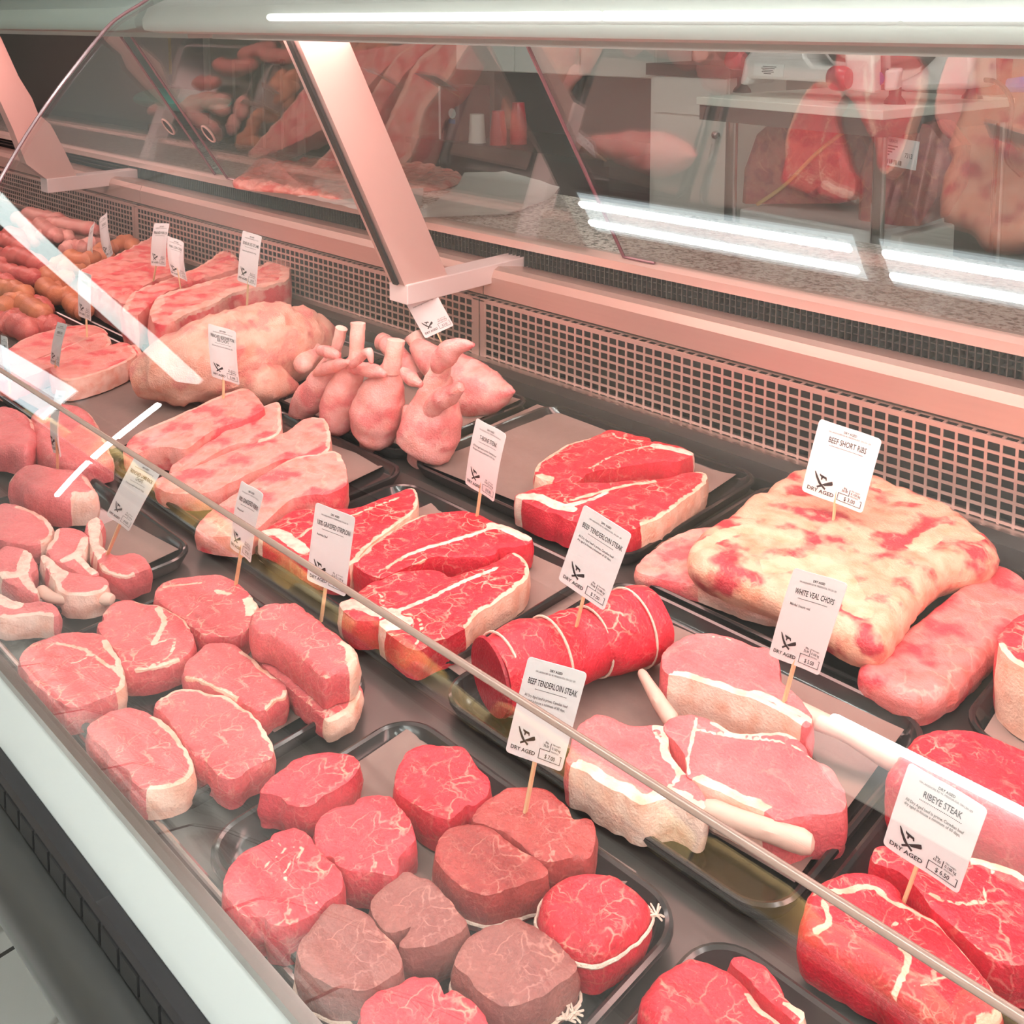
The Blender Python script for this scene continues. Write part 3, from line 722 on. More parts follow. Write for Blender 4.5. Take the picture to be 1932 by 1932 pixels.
tray(-1.72, -1.33, .432, .712, 'black tray of lamb rack chops at the left of the front row', ((-1.52, -1.36, .56, .69), .01, .1), 'brown butcher paper under the lamb rack chops')
tray(-.440, -.04, .434, .705, 'black tray at the bottom right corner with two red steaks', ((-.40, -.10, .46, .58), .006, 0), 'brown butcher paper at the bottom right corner')
tray(-.845, -.398, .738, 1.09, 'black tray of tied tenderloin roast and white veal chops', ((-.80, -.42, .79, 1.06), .008, .05), 'brown butcher paper under the white veal chops')
tray(-.388, .03, .752, 1.09, 'black tray of ribeye steaks at the right edge')
tray(-1.300, -.872, .765, 1.075, 'black tray of grassfed striploin T-bone steaks in the middle row', ((-1.22, -.84, .80, 1.07), .006, -.05), 'brown butcher paper under the striploin T-bones')
tray(-1.735, -1.315, .752, 1.105, 'black tray of frenched pork rib chops', ((-1.60, -1.36, .80, 1.09), .008, .12), 'brown butcher paper under the pork rib chops')
tray(-1.795, -1.385, 1.13, 1.50, 'black tray of upright lamb shanks', ((-1.78, -1.40, 1.15, 1.47), .012, .1), 'brown butcher paper under the lamb shanks')
tray(-1.352, -.862, 1.125, 1.515, 'black tray of two T-bone steaks in the back row', ((-1.37, -.90, 1.16, 1.52), .008, .06), 'brown butcher paper under the back-row T-bone steaks')
tray(-.845, -.405, 1.10, 1.50, 'black tray of beef short ribs in the back row')
tray(-.385, .05, 1.105, 1.50, 'black tray behind the ribeyes at the right edge', ((-.37, .0, 1.13, 1.48), .006, .04), 'brown butcher paper at the right edge behind the ribeyes')
tray(-2.26, -1.82, 1.10, 1.50, 'black tray of the bone-in leg of lamb', ((-2.22, -1.90, 1.13, 1.45), .008, .05), 'brown butcher paper under the leg of lamb')
tray(-2.25, -1.755, .74, 1.08, 'black tray of lamb pieces behind the lamp reflection', ((-2.2, -1.80, .78, 1.05), .008, .05), 'brown butcher paper left of the pork rib chops')
tray(-2.75, -2.28, 1.10, 1.50, 'black tray of pork racks in the back row')
tray(-2.78, -2.28, .74, 1.08, 'black tray of fatty pork loin chops', ((-2.72, -2.30, .78, 1.07), .01, .1), 'brown butcher paper under the fatty pork loin chops')
tray(-3.35, -2.80, 1.10, 1.50, 'black tray of orange sausages in the back row', ((-3.3, -2.85, 1.12, 1.46), .012, .1), 'brown butcher paper under the orange sausages')
tray(-3.45, -2.82, .74, 1.08, 'black tray of sausages in the middle row at left', ((-3.3, -2.80, .76, 1.06), .012, .1), 'brown butcher paper under the middle-row sausages')
tray(-4.05, -3.40, 1.10, 1.50, 'black tray of pale sausages in the back row')
tray(-4.15, -3.50, .74, 1.08, 'black tray of red sausages in the middle row')

# ================================================================== FRONT ROW: TENDERLOIN STEAKS
K1 = (350, 1380, 4.6); K2 = (720, 1380, 4.6); K3 = (540, 1600, 5.084); K4 = (840, 1600, 4.025)
B1 = (0, 1060, 3.865); B2 = (280, 1060, 4.2); CC = (0, 840, 5.085)
G = 'tenderloin steaks in the front tray'
ZT = .048
def s(*a, **k): return steak(*a, **k)
s('tenderloin_steak', 'lens-shaped bright tenderloin steak by the rim beside the pale striploins', 'steak', K1, [(655, 490), (820, 330), (1000, 220), (1200, 180), (1415, 185), (1515, 265), (1500, 330), (1400, 430), (1220, 540), (1060, 645), (900, 620), (790, 540), (670, 530)], ZT, M_('tenderloin'), group=G)
s('tenderloin_steak', 'bright red round tenderloin steak furthest back in the tray, left of the tagged one', 'steak', K2, [(110, 420), (150, 280), (240, 160), (370, 105), (500, 115), (690, 130), (770, 210), (850, 320), (920, 390), (945, 470), (890, 570), (800, 640), (740, 630), (690, 690), (590, 750), (480, 730), (380, 680), (240, 600), (150, 530), (120, 470)], ZT, M_('beef'), group=G)
s('tenderloin_steak', 'large dark red tenderloin steak with the price tag stuck in it', 'steak', K2, [(795, 720), (850, 640), (950, 560), (1080, 490), (1220, 470), (1400, 490), (1520, 570), (1620, 660), (1660, 750), (1780, 740), (1850, 800), (1850, 960), (1800, 1080), (1700, 1080), (1580, 1100), (1450, 1110), (1350, 1090), (1230, 980), (1100, 880), (980, 830), (860, 790), (800, 770)], ZT, M_('aged_red'), group=G)
s('tenderloin_steak', 'pink tenderloin steak with a curled edge in the centre left of the tray', 'steak', K1, [(1120, 880), (1170, 740), (1290, 650), (1450, 625), (1490, 575), (1600, 550), (1780, 555), (1850, 640), (1935, 740), (1975, 850), (2000, 920), (1940, 990), (1860, 1070), (1850, 1180), (1790, 1240), (1600, 1200), (1430, 1195), (1300, 1140), (1280, 1080), (1190, 1060), (1125, 970)], ZT, M_('tenderloin'), group=G)
t5 = s('tenderloin_steak', 'brownish red tenderloin steak in front of the tagged dark one', 'steak', K2, [(460, 1040), (500, 930), (580, 840), (680, 795), (850, 800), (980, 850), (1080, 930), (1200, 1010), (1320, 1080), (1410, 1150), (1440, 1240), (1300, 1290), (1150, 1340), (1000, 1390), (880, 1405), (760, 1380), (650, 1300), (530, 1190), (470, 1120)], ZT, M_('aged_red'), group=G, tie=(.017, []))
s('tenderloin_steak', 'large pink tenderloin steak with white branching fat at the left of the tray', 'steak', K1, [(330, 1320), (360, 1200), (440, 1090), (560, 1000), (720, 935), (760, 890), (900, 835), (970, 830), (1080, 900), (1130, 980), (1200, 1070), (1300, 1160), (1355, 1250), (1365, 1330), (1330, 1410), (1220, 1470), (1130, 1560), (1060, 1590), (930, 1660), (850, 1680), (740, 1660), (690, 1600), (580, 1600), (480, 1570), (380, 1450), (335, 1380)], ZT, M_('tenderloin'), group=G,
  seams=[([(720, 935), (860, 990), (840, 1040), (740, 1120), (680, 1180)], .0012), ([(910, 990), (1020, 1010), (990, 1070), (870, 1200), (870, 1300)], .0016), ([(780, 1290), (870, 1200)], .001), ([(1340, 1280), (1160, 1370), (1130, 1560)], .001)])
s('tenderloin_steak', 'small grey-brown tenderloin steak with a split in the middle of the tray', 'steak', K3, [(815, 530), (850, 440), (930, 360), (1050, 280), (1150, 220), (1260, 270), (1370, 290), (1480, 390), (1580, 500), (1650, 590), (1730, 690), (1700, 760), (1600, 830), (1420, 900), (1280, 940), (1130, 940), (1080, 900), (1160, 820), (1200, 740), (1100, 780), (980, 790), (880, 720), (830, 640)], ZT, M_('aged'), group=G)
s('tenderloin_steak', 'grey-brown tied tenderloin steak nearest the front glass', 'steak', K3, [(110, 950), (150, 850), (230, 760), (310, 650), (400, 550), (470, 510), (600, 540), (680, 570), (780, 620), (840, 690), (900, 780), (980, 850), (1060, 930), (1090, 1010), (1105, 1090), (1080, 1170), (990, 1230), (880, 1300), (740, 1340), (600, 1330), (440, 1310), (300, 1240), (180, 1160), (120, 1060)], ZT, M_('aged'), group=G, tie=(.018, []))
s('tenderloin_steak', 'thick grey-brown tenderloin steak with a knotted string, front of the red one', 'steak', K4, [(80, 840), (120, 740), (200, 650), (300, 600), (420, 570), (540, 515), (640, 570), (760, 640), (880, 730), (970, 830), (1000, 900), (960, 960), (860, 1020), (740, 1120), (580, 1170), (450, 1190), (340, 1140), (250, 1060), (180, 960), (90, 900)], ZT, M_('aged'), group=G, tie=(.022, [(905, 1230, .025), (985, 1215, .025)]))
s('tenderloin_steak', 'bright red string-tied tenderloin steak at the right end of the tray', 'steak', K4, [(720, 400), (770, 280), (880, 190), (1000, 150), (1150, 140), (1300, 170), (1430, 260), (1520, 340), (1550, 400), (1520, 480), (1450, 570), (1340, 660), (1200, 740), (1050, 750), (920, 700), (800, 610), (740, 500)], .052, M_('beef'), group=G, rnd=.010, tie=(.036, [(1565, 480, .04)]))
s('tenderloin_steak', 'pink notched tenderloin steak cut off by the bottom edge of the picture', 'steak', K3, [(720, 1530), (770, 1440), (870, 1370), (1000, 1330), (1110, 1280), (1180, 1230), (1300, 1220), (1420, 1230), (1490, 1320), (1520, 1390), (1590, 1340), (1700, 1400), (1810, 1480), (1900, 1600), (1950, 1720), (1850, 1850), (1600, 1950), (1300, 1980), (1000, 1920), (800, 1800), (720, 1650)], ZT, M_('tenderloin'), group=G)
# ================================================================== FRONT ROW: PALE STRIPLOIN AND RIBEYE
G = 'pale steaks in the front tray'; ZB_ = .044; gm = M_('grassfed')
s('ribeye_steak', 'pale oval ribeye steak nearest the left rim of its tray', 'steak', B1, [(140, 700), (220, 600), (360, 540), (500, 510), (680, 505), (760, 550), (830, 635), (880, 720), (905, 820), (905, 890), (850, 945), (760, 985), (640, 1025), (520, 1050), (430, 1010), (330, 945), (240, 870), (185, 790)], ZB_, gm, fat=[(5.2, 10, .006)], seams=[([(400, 590), (520, 610), (640, 650), (760, 740), (860, 800)], .0035), ([(640, 650), (620, 700), (500, 740)], .002), ([(400, 590), (280, 670), (200, 760)], .0012)], group=G)
s('ribeye_steak', 'round ribeye steak with a white fat eye, second from the left rim', 'steak', B1, [(715, 450), (750, 420), (760, 360), (830, 300), (930, 270), (1050, 300), (1150, 310), (1260, 360), (1360, 440), (1400, 520), (1410, 600), (1350, 680), (1250, 730), (1120, 770), (970, 785), (900, 760), (860, 660), (790, 580), (730, 510)], ZB_, gm, fat=[(4.5, 8.5, .003), (11.5, 14, .004)], seams=[([(1150, 340), (1200, 430), (1160, 520), (1120, 600)], .006), ([(1120, 600), (1270, 560), (1230, 680), (1100, 760)], .0025)], group=G)
s('ribeye_steak', 'ribeye steak at the back of the pale tray under the ribeye tag', 'steak', B2, [(50, 250), (90, 180), (200, 130), (340, 110), (500, 95), (640, 120), (740, 190), (810, 260), (860, 340), (840, 390), (830, 450), (790, 520), (720, 570), (620, 590), (480, 580), (400, 550), (320, 490), (260, 430), (130, 350), (70, 300)], ZB_, gm, fat=[(7.2, 9.6, .012)], seams=[([(110, 200), (250, 180), (420, 160)], .003), ([(540, 230), (640, 250)], .006), ([(300, 430), (440, 320), (600, 290), (760, 330)], .0012)], group=G)
s('striploin_steak', 'lower striploin steak almost hidden beneath the long one', 'steak', B2, [(860, 760), (960, 700), (1150, 640), (1400, 800), (1660, 960), (1670, 1060), (1600, 1180), (1440, 1260), (1390, 1230), (1300, 1150), (1100, 980), (950, 850)], .036, gm, zb=.010, group=G, fat=[(4.5, 8.0, .010)])
s('striploin_steak', 'long striploin steak stacked on another at the right of the pale tray', 'steak', B2, [(810, 470), (830, 390), (920, 330), (1050, 310), (1160, 310), (1280, 390), (1400, 480), (1520, 580), (1640, 680), (1655, 760), (1610, 830), (1500, 860), (1400, 900), (1300, 820), (1180, 720), (1060, 620), (950, 560), (860, 540)], .078, gm, zb=.038, group=G, fat=[(7.4, 10.2, .014)], rnd=.005)
s('striploin_steak', 'marbled striploin steak with a dark centre in the middle of the pale tray', 'steak', B2, [(275, 880), (300, 790), (380, 720), (450, 650), (560, 635), (650, 640), (740, 690), (830, 760), (930, 850), (1030, 920), (1090, 980), (1080, 1060), (1000, 1090), (930, 1160), (850, 1170), (760, 1110), (640, 1040), (520, 990), (400, 930), (310, 920)], ZB_, gm, fat=[(6.2, 9, .006), (10.2, 13.2, .004), (15.5, 19.5, .003)], group=G)
s('striploin_steak', 'marbled striploin steak beside the rim facing the tenderloins', 'steak', B2, [(55, 1110), (130, 1050), (230, 1000), (350, 1000), (480, 1040), (620, 1060), (720, 1130), (820, 1200), (900, 1290), (960, 1380), (990, 1480), (960, 1560), (820, 1610), (740, 1680), (640, 1720), (560, 1680), (480, 1590), (370, 1530), (300, 1440), (230, 1340), (150, 1230), (80, 1170)], ZB_, gm, fat=[(.5, 10.2, .0045)], group=G)
s('striploin_steak', 'striploin steak with a white fat edge nearest the front glass', 'steak', B1, [(630, 1220), (650, 1180), (760, 1100), (880, 1060), (960, 1055), (1080, 1100), (1180, 1150), (1260, 1220), (1320, 1310), (1390, 1420), (1410, 1520), (1350, 1590), (1250, 1630), (1130, 1650), (1040, 1640), (970, 1590), (930, 1510), (830, 1430), (740, 1340), (670, 1280)], ZB_, gm, fat=[(5.4, 13.5, .0055)], group=G)

# ================================================================== FRONT ROW: LAMB CHOPS
G = 'lamb rack chops'; lm = M_('lamb')
s('lamb_chop', 'thick lamb loin piece with a fat end at the back of the lamb tray', 'chop', CC, [(90, 300), (180, 200), (290, 170), (420, 165), (560, 200), (700, 210), (810, 240), (870, 320), (930, 420), (850, 460), (720, 470), (640, 480), (560, 480), (400, 460), (250, 400), (180, 340)], .062, lm, fat=[(6.6, 10.5, .010), (-.1, 2, .006)], rnd=.012, group=G)
s('lamb_chop', 'round lamb chop with a fat ring cut by the left picture edge', 'chop', CC, [(-120, 640), (0, 560), (100, 555), (250, 600), (370, 650), (460, 720), (510, 800), (480, 880), (400, 930), (300, 960), (200, 940), (60, 920), (-60, 860)], .040, lm, fat=[(2.5, 8.2, .007)], group=G)
s('lamb_chop', 'lamb chop standing behind the one with a curved rib', 'chop', CC, [(450, 1000), (500, 900), (550, 800), (650, 790), (760, 810), (840, 860), (840, 950), (790, 1050), (860, 1150), (950, 1230), (880, 1240), (760, 1215), (620, 1140), (520, 1100)], .046, lm, fat=[(-.2, 2, .006)], bones=[([(830, 900), (780, 1010), (720, 1060), (640, 1100)], .010), ([(720, 1060), (900, 1220)], .006)], group=G)
s('lamb_chop', 'lamb chop with a curved white rib in the middle of the lamb tray', 'chop', CC, [(390, 1070), (450, 1050), (520, 1120), (620, 1190), (760, 1220), (900, 1230), (990, 1260), (1040, 1330), (980, 1400), (850, 1430), (700, 1430), (590, 1400), (520, 1300), (450, 1180)], .044, lm, fat=[(7.2, 12.5, .006)], bones=[([(400, 1080), (470, 1120), (540, 1200), (600, 1230), (560, 1300)], .009)], group=G)
s('lamb_chop', 'lamb chop with the price tag stick beside its rib', 'chop', CC, [(820, 770), (860, 720), (930, 690), (990, 740), (960, 850), (950, 940), (1010, 1000), (1130, 1050), (1280, 1030), (1380, 1070), (1440, 1160), (1350, 1200), (1220, 1250), (1080, 1230), (980, 1180), (920, 1070), (860, 940)], .046, lm, fat=[(11.5, 14.5, .004)], bones=[([(900, 720), (910, 850), (930, 970), (970, 1020)], .010), ([(940, 1000), (940, 1080)], .006)], group=G)
s('lamb_chop', 'lamb chop with a forked bone at the left of the lamb tray', 'chop', CC, [(0, 1000), (60, 960), (180, 980), (270, 1010), (330, 1090), (350, 1180), (300, 1220), (320, 1330), (360, 1400), (330, 1440), (220, 1390), (120, 1330), (40, 1290), (-40, 1180), (-60, 1080)], .042, lm, bones=[([(280, 1020), (230, 1130), (210, 1220), (110, 1250), (30, 1240)], .010), ([(210, 1220), (260, 1310), (350, 1400)], .007)], group=G)
s('lamb_chop', 'lamb chop with a long rib along the front of the lamb tray', 'chop', CC, [(-60, 1420), (10, 1420), (120, 1480), (250, 1500), (400, 1490), (520, 1530), (570, 1610), (520, 1640), (400, 1620), (300, 1630), (180, 1640), (60, 1650), (-60, 1600)], .042, lm, fat=[(7, 11.5, .005)], bones=[([(-40, 1450), (60, 1510), (160, 1540)], .010)], group=G)
def bone_tube(name, pts, rads, label, cat, z, group=None, mat='bone', sub=None):
    P = [at(x, y, zz) for (x, y), zz in zip(pts, z)]; P = catmull(P, 5); R = np.interp(np.linspace(0, len(rads) - 1, len(P)), range(len(rads)), rads)
    m = MB().tube(P, R, 10, True, jit=.10)
    if sub is not None: return m.build(name, mat, sub)
    return tag(m.build(name, mat), label, cat, group)
last = [o for o in bpy.data.objects if o.name.startswith('lamb_chop') and o.parent is None][-1]
bone_tube('rib_bone', crop(CC, [(400, 1400), (520, 1470), (700, 1480), (900, 1460), (1040, 1480)]), [.008, .007, .007, .008, .009], '', '', [.032] * 5, sub=last)

# ================================================================== BOTTOM RIGHT CORNER TRAY
D1 = (1100, 1600, 1.82); F1 = (1460, 1340, 3.263)
s('beef_steak', 'coarse red steak in the bottom right corner tray, the larger in front', 'steak', D1, [(195, 490), (240, 430), (300, 380), (370, 350), (440, 370), (510, 400), (570, 450), (620, 520), (690, 580), (720, 640), (650, 700), (500, 740), (330, 720), (240, 640), (220, 570)], .058, M_('beef'), fat=[(6.6, 8.8, .010)], rnd=.012, group='corner tray steaks')
s('beef_steak', 'small red steak behind the larger one in the bottom right corner tray', 'steak', D1, [(510, 385), (560, 375), (620, 400), (660, 440), (700, 520), (760, 560), (740, 600), (690, 560), (620, 500), (560, 440)], .040, M_('beef'), fat=[(4.2, 6.2, .008)], group='corner tray steaks')

# ================================================================== RIGHT TRAY: RIBEYES
G = 'ribeye steaks at the right edge'
s('ribeye_steak', 'large red ribeye steak in front with the ribeye price tag', 'steak', F1, [(165, 1280), (200, 1150), (240, 1070), (330, 1000), (460, 965), (560, 970), (700, 1010), (780, 1070), (800, 1140), (900, 1200), (1010, 1260), (1100, 1370), (1220, 1500), (1330, 1640), (1390, 1760), (1380, 1850), (1250, 1900), (1100, 1890), (950, 1850), (830, 1770), (740, 1700), (640, 1600), (520, 1530), (400, 1470), (270, 1400), (190, 1340)], .056, M_('beef'), rnd=.010, fat=[(9.6, 16.2, .004)], seams=[([(250, 1110), (400, 1110), (600, 1090), (720, 1180), (840, 1220), (1000, 1290)], .0045), ([(310, 1180), (340, 1300), (260, 1350)], .004), ([(780, 1460), (830, 1520), (790, 1640), (730, 1720)], .004), ([(690, 1370), (780, 1290), (900, 1280)], .0014), ([(900, 1700), (1000, 1650), (1140, 1630)], .0014)], group=G)
s('ribeye_steak', 'red ribeye steak to the right of the tagged one', 'steak', F1, [(610, 860), (680, 830), (800, 890), (1000, 890), (1220, 900), (1380, 940), (1540, 1010), (1650, 1150), (1680, 1500), (1500, 1560), (1300, 1490), (1160, 1370), (980, 1220), (880, 1080), (760, 980), (620, 930)], .050, M_('beef'), fat=[(4, 6.4, .008)], group=G, seams=[([(960, 1120), (1080, 1180), (1300, 1180)], .003), ([(1310, 1180), (1300, 1060), (1350, 990)], .0015)])
s('beef_roast', 'thick red slab of beef behind the ribeye price tag', 'roast', F1, [(700, 330), (760, 260), (860, 130), (960, 90), (1080, 80), (1250, 100), (1400, 150), (1540, 210), (1700, 300), (1750, 700), (1540, 660), (1380, 620), (1200, 540), (1050, 470), (900, 420), (780, 400)], .080, M_('beef'), rnd=.014, fat=[(4, 7.5, .0025)], zb=.012)
F3 = [o for o in bpy.data.objects if o.name.startswith('ribeye_steak')]

# ================================================================== MIDDLE ROW: STRIPLOIN T-BONES
H1 = (480, 900, 4.6); I1 = (940, 780, 4.391); G = 'striploin T-bone steaks in the middle row'
s('bone_in_striploin', 'back-left T-bone steak behind the grassfed striploin tag', 'steak', H1, [(40, 500), (120, 430), (200, 380), (330, 290), (520, 270), (690, 265), (880, 260), (1080, 190), (1220, 140), (1320, 95), (1400, 110), (1415, 230), (1350, 320), (1180, 450), (1000, 580), (900, 690), (830, 760), (700, 790), (560, 740), (420, 720), (300, 620), (150, 560)], .050, M_('beef'), fat=[(9, 16, .005)], bones=[([(70, 500), (200, 480), (330, 560), (420, 640)], .012)], seams=[([(330, 560), (520, 430), (820, 340), (1080, 240), (1250, 180)], .004)], group=G)
s('bone_in_striploin', 'T-bone steak in the middle of the striploin tray, right of the tag', 'steak', H1, [(860, 730), (920, 685), (1000, 600), (1180, 470), (1340, 375), (1500, 320), (1740, 290), (1930, 310), (2060, 378), (2160, 408), (2380, 508), (2400, 560), (2260, 600), (2130, 610), (2080, 660), (1940, 690), (1720, 685), (1560, 690), (1420, 740), (1280, 790), (1160, 850), (1080, 860), (940, 810)], .050, M_('beef'), fat=[(-.6, 5, .005)], bones=[([(2060, 420), (2180, 450), (2360, 530)], .010), ([(1300, 690), (1500, 620), (1800, 530), (2080, 440)], .0045)], seams=[([(1150, 780), (1300, 690)], .005), ([(1350, 780), (1480, 720)], .006)], group=G)
s('bone_in_striploin', 'front T-bone steak with a thick cream fat cap in the striploin tray', 'steak', H1, [(740, 1100), (850, 1040), (970, 940), (1100, 880), (1250, 820), (1400, 800), (1600, 805), (1700, 860), (1850, 818), (2080, 738), (2230, 653), (2340, 698), (2380, 788), (2370, 868), (2260, 968), (2080, 1088), (1920, 1198), (1840, 1290), (1700, 1380), (1570, 1420), (1440, 1490), (1330, 1470), (1200, 1380), (1090, 1290), (1075, 1240), (900, 1240), (820, 1190)], .050, M_('beef'), fat=[(10, 17.1, .006)], bones=[([(780, 1110), (900, 1110), (1080, 1170), (1200, 1190)], .013), ([(1200, 1190), (1500, 1060), (1800, 920), (2100, 790)], .0040), ([(1090, 1290), (1200, 1280), (1300, 1260)], .014)], seams=[([(1200, 1190), (1400, 1200), (1450, 1320), (1400, 1450)], .003), ([(980, 930), (1100, 1030), (1120, 1130)], .002)], group=G)

# ================================================================== BACK ROW: T-BONES
G = 'T-bone steaks in the back row'
s('t_bone_steak', 'rear T-bone steak with its bone towards the grille', 'steak', I1, [(305, 470), (340, 410), (480, 310), (610, 240), (760, 200), (920, 130), (1000, 140), (1120, 170), (1250, 200), (1270, 235), (1320, 230), (1500, 270), (1610, 320), (1600, 350), (1480, 390), (1350, 390), (1200, 410), (1000, 440), (860, 460), (740, 490), (690, 540), (600, 570), (450, 560), (330, 520)], .052, M_('beef'), fat=[(-1.2, 4, .006), (22, 23.5, .012)], bones=[([(1300, 270), (1420, 290), (1580, 330)], .011)], seams=[([(760, 450), (950, 350), (1100, 300), (1280, 260)], .003), ([(950, 160), (1000, 200), (1200, 230)], .004)], group=G)
s('t_bone_steak', 'front T-bone steak with a yellow fat edge behind the tenderloin tag', 'steak', I1, [(140, 680), (260, 630), (420, 580), (600, 565), (820, 570), (1040, 555), (1200, 540), (1380, 530), (1470, 510), (1600, 480), (1720, 490), (1715, 570), (1640, 640), (1500, 740), (1350, 850), (1210, 910), (1100, 960), (900, 960), (700, 900), (560, 870), (480, 830), (380, 800), (250, 740)], .056, M_('beef'), fat=[(9.2, 15.2, .006)], bones=[([(200, 690), (340, 700), (480, 760), (600, 790)], .013), ([(600, 760), (760, 720), (900, 660)], .005)], seams=[([(600, 720), (850, 650), (1050, 600), (1300, 560)], .006)], group=G)

# ================================================================== TENDERLOIN ROAST, VEAL CHOPS
R1 = (860, 1080, 4.39)
a, b = at(*crop(R1, [(300, 860)])[0], .055), at(*crop(R1, [(1620, 400)])[0], .055)
roast = thing('tenderloin_roast', 'red tenderloin roast tied with four white strings', 'roast', (a[0], a[1], .01))
T = np.linspace(0, 1, 26); ax = b - a; path = [a + ax * t for t in T]
rr = [.047 + .003 * math.sin(t * 9) - .008 * max(0, t - .75) * 4 * max(0, t - .75) for t in T]
for c in (.05, .34, .60, .86):
    rr = [r - .0035 * math.exp(-((t - c) / .02) ** 2) for r, t in zip(rr, T)]
m = MB().tube(path, rr, 36, False, squash=.92, jit=.10); m.fa = [0.0001] * len(m.v)
m.build('meat', 'tenderloin_r' if 'tenderloin_r' in MATS else 'beef', roast)
meat('cutface', (.42, .012, .03), (.30, .008, .02), fatc=(.70, .25, .24), vein=.6, vscale=50, fine=.3, side=1)
_u = Vector(ax).normalized(); _s = _u.cross(Vector((0, 0, 1))).normalized(); _w = _s.cross(_u)
rg = []
for rad_, off_ in ((1.0, -.0005), (.97, -.004), (.5, -.005), (.02, -.005)):
    rg.append([Vector(a) + _u * off_ + _s * math.cos(t_) * rr[0] * rad_ * .99 + _w * math.sin(t_) * rr[0] * .92 * rad_ * .99 for t_ in np.linspace(0, 2 * math.pi, 36, endpoint=False)])
m = MB().loft(rg); m.fa = [.001] * len(m.v); o = m.build('cut_face', 'cutface', roast); o['label'] = 'dark red cut face'
axn = Vector(ax).normalized(); side = axn.cross(Vector((0, 0, 1))).normalized(); upv = side.cross(axn)
for c in (.05, .34, .60, .86):
    q = Vector(a + ax * c); rc = float(np.interp(c, T, rr)) + .0012; ring = []
    for k in range(33):
        th = 2 * math.pi * k / 32; ring.append(q + side * math.cos(th) * rc + upv * math.sin(th) * rc * .92 + axn * (.004 * math.sin(th + 1)))
    MB().tube(ring, .0017, 6, False, jit=.25).build('string', 'string', roast)
E1 = (1040, 1170, 2.927); G = 'white veal rib chops'; vm = M_('veal')
e = s('veal_chop', 'veal chop at the back with the white veal price tag', 'chop', E1, [(628, 275), (612, 200), (640, 150), (720, 95), (800, 75), (880, 70), (1000, 95), (1120, 140), (1190, 150), (1250, 210), (1270, 330), (1340, 390), (1400, 460), (1440, 550), (1400, 580), (1290, 510), (1150, 440), (1040, 410), (930, 370), (860, 345), (740, 310)], .066, vm, fat=[(14.2, 20.8, .008)], seams=[([(1040, 410), (1150, 400), (1280, 460), (1430, 550)], .006), ([(720, 130), (880, 90), (1000, 110)], .0012)], group=G)
bone_tube('rib_bone', crop(E1, [(1380, 510), (1600, 610), (1880, 770)]), [.0115, .010, .0115], '', '', [.050, .046, .044], sub=e)
e = s('veal_chop', 'large veal chop in front of the tagged one at the tray centre', 'chop', E1, [(620, 590), (680, 530), (800, 520), (900, 560), (1020, 620), (1150, 620), (1300, 620), (1390, 680), (1430, 750), (1530, 800), (1600, 900), (1630, 1020), (1570, 1060), (1420, 1070), (1260, 1100), (1180, 1050), (1050, 1000), (900, 930), (800, 880), (750, 850), (745, 750), (680, 660)], .058, vm, fat=[(15, 18.4, .010), (3, 6.6, .006)], seams=[([(800, 530), (780, 640), (750, 760), (760, 850)], .003), ([(800, 600), (1050, 650), (1300, 680), (1500, 800)], .003)], group=G)
bone_tube('rib_bone', crop(E1, [(660, 550), (590, 440), (505, 300)]), [.009, .0085, .006], '', '', [.045, .045, .045], sub=e)
bone_tube('rib_bone', crop(E1, [(890, 1050), (1100, 1130), (1390, 1225)]), [.010, .0105, .011], '', '', [.048, .046, .044], sub=e)
e = s('veal_chop', 'veal chop with a thick fat strip, left behind the tenderloin tag', 'chop', E1, [(85, 780), (100, 720), (120, 640), (160, 570), (250, 520), (350, 540), (450, 580), (560, 575), (640, 600), (650, 720), (700, 800), (800, 900), (860, 1000), (800, 1040), (700, 980), (620, 985), (500, 1010), (400, 960), (280, 900), (200, 840)], .056, vm, fat=[(12.2, 19.8, .012), (7, 10.5, .008)], seams=[([(560, 600), (640, 720), (700, 850), (640, 930)], .003)], group=G)

# ================================================================== SHORT RIBS
J1 = (1180, 860, 1.452)
s('short_rib_slab', 'flat pink meat slab sticking out left under the big short rib slab', 'ribs', J1, [(30, 310), (60, 270), (130, 220), (210, 195), (300, 200), (400, 240), (470, 330), (430, 410), (400, 420), (320, 400), (200, 355), (100, 335)], .034, M_('pork'), fat=[(6, 10, .006)], group='beef short ribs')
s('short_rib_slab', 'big fatty short rib slab with the beef short ribs price tag', 'ribs', J1, [(175, 240), (215, 190), (290, 140), (340, 95), (385, 85), (410, 55), (500, 20), (600, 40), (690, 45), (800, 90), (900, 130), (970, 180), (1020, 235), (1000, 270), (900, 290), (850, 320), (800, 370), (760, 430), (715, 485), (680, 490), (600, 465), (500, 410), (400, 355), (270, 310), (190, 270)], .088, M_('shortrib'), zb=.037, rnd=.018, bulge=.006, lump=.004, taper=.010, group='beef short ribs', seams=[([(200, 240), (330, 200), (450, 230)], .02), ([(400, 300), (560, 300), (640, 420)], .03), ([(800, 250), (880, 200), (960, 220)], .022), ([(690, 80), (820, 130)], .014)])
s('short_rib_slab', 'red short rib slab right of the big fatty slab', 'ribs', J1, [(640, 570), (700, 510), (800, 440), (900, 360), (1000, 290), (1100, 330), (1150, 420), (1040, 490), (970, 560), (900, 620), (820, 655), (760, 645), (690, 610)], .050, M_('ribred'), rnd=.012, group='beef short ribs', taper=.004)
s('beef_roast', 'tall dark red beef block at the right picture edge', 'roast', J1, [(1020, 510), (1040, 470), (1092, 430), (1250, 400), (1300, 600), (1150, 600), (1060, 560)], .095, M_('beef'), fat=[(4.8, 7.2, .008)])

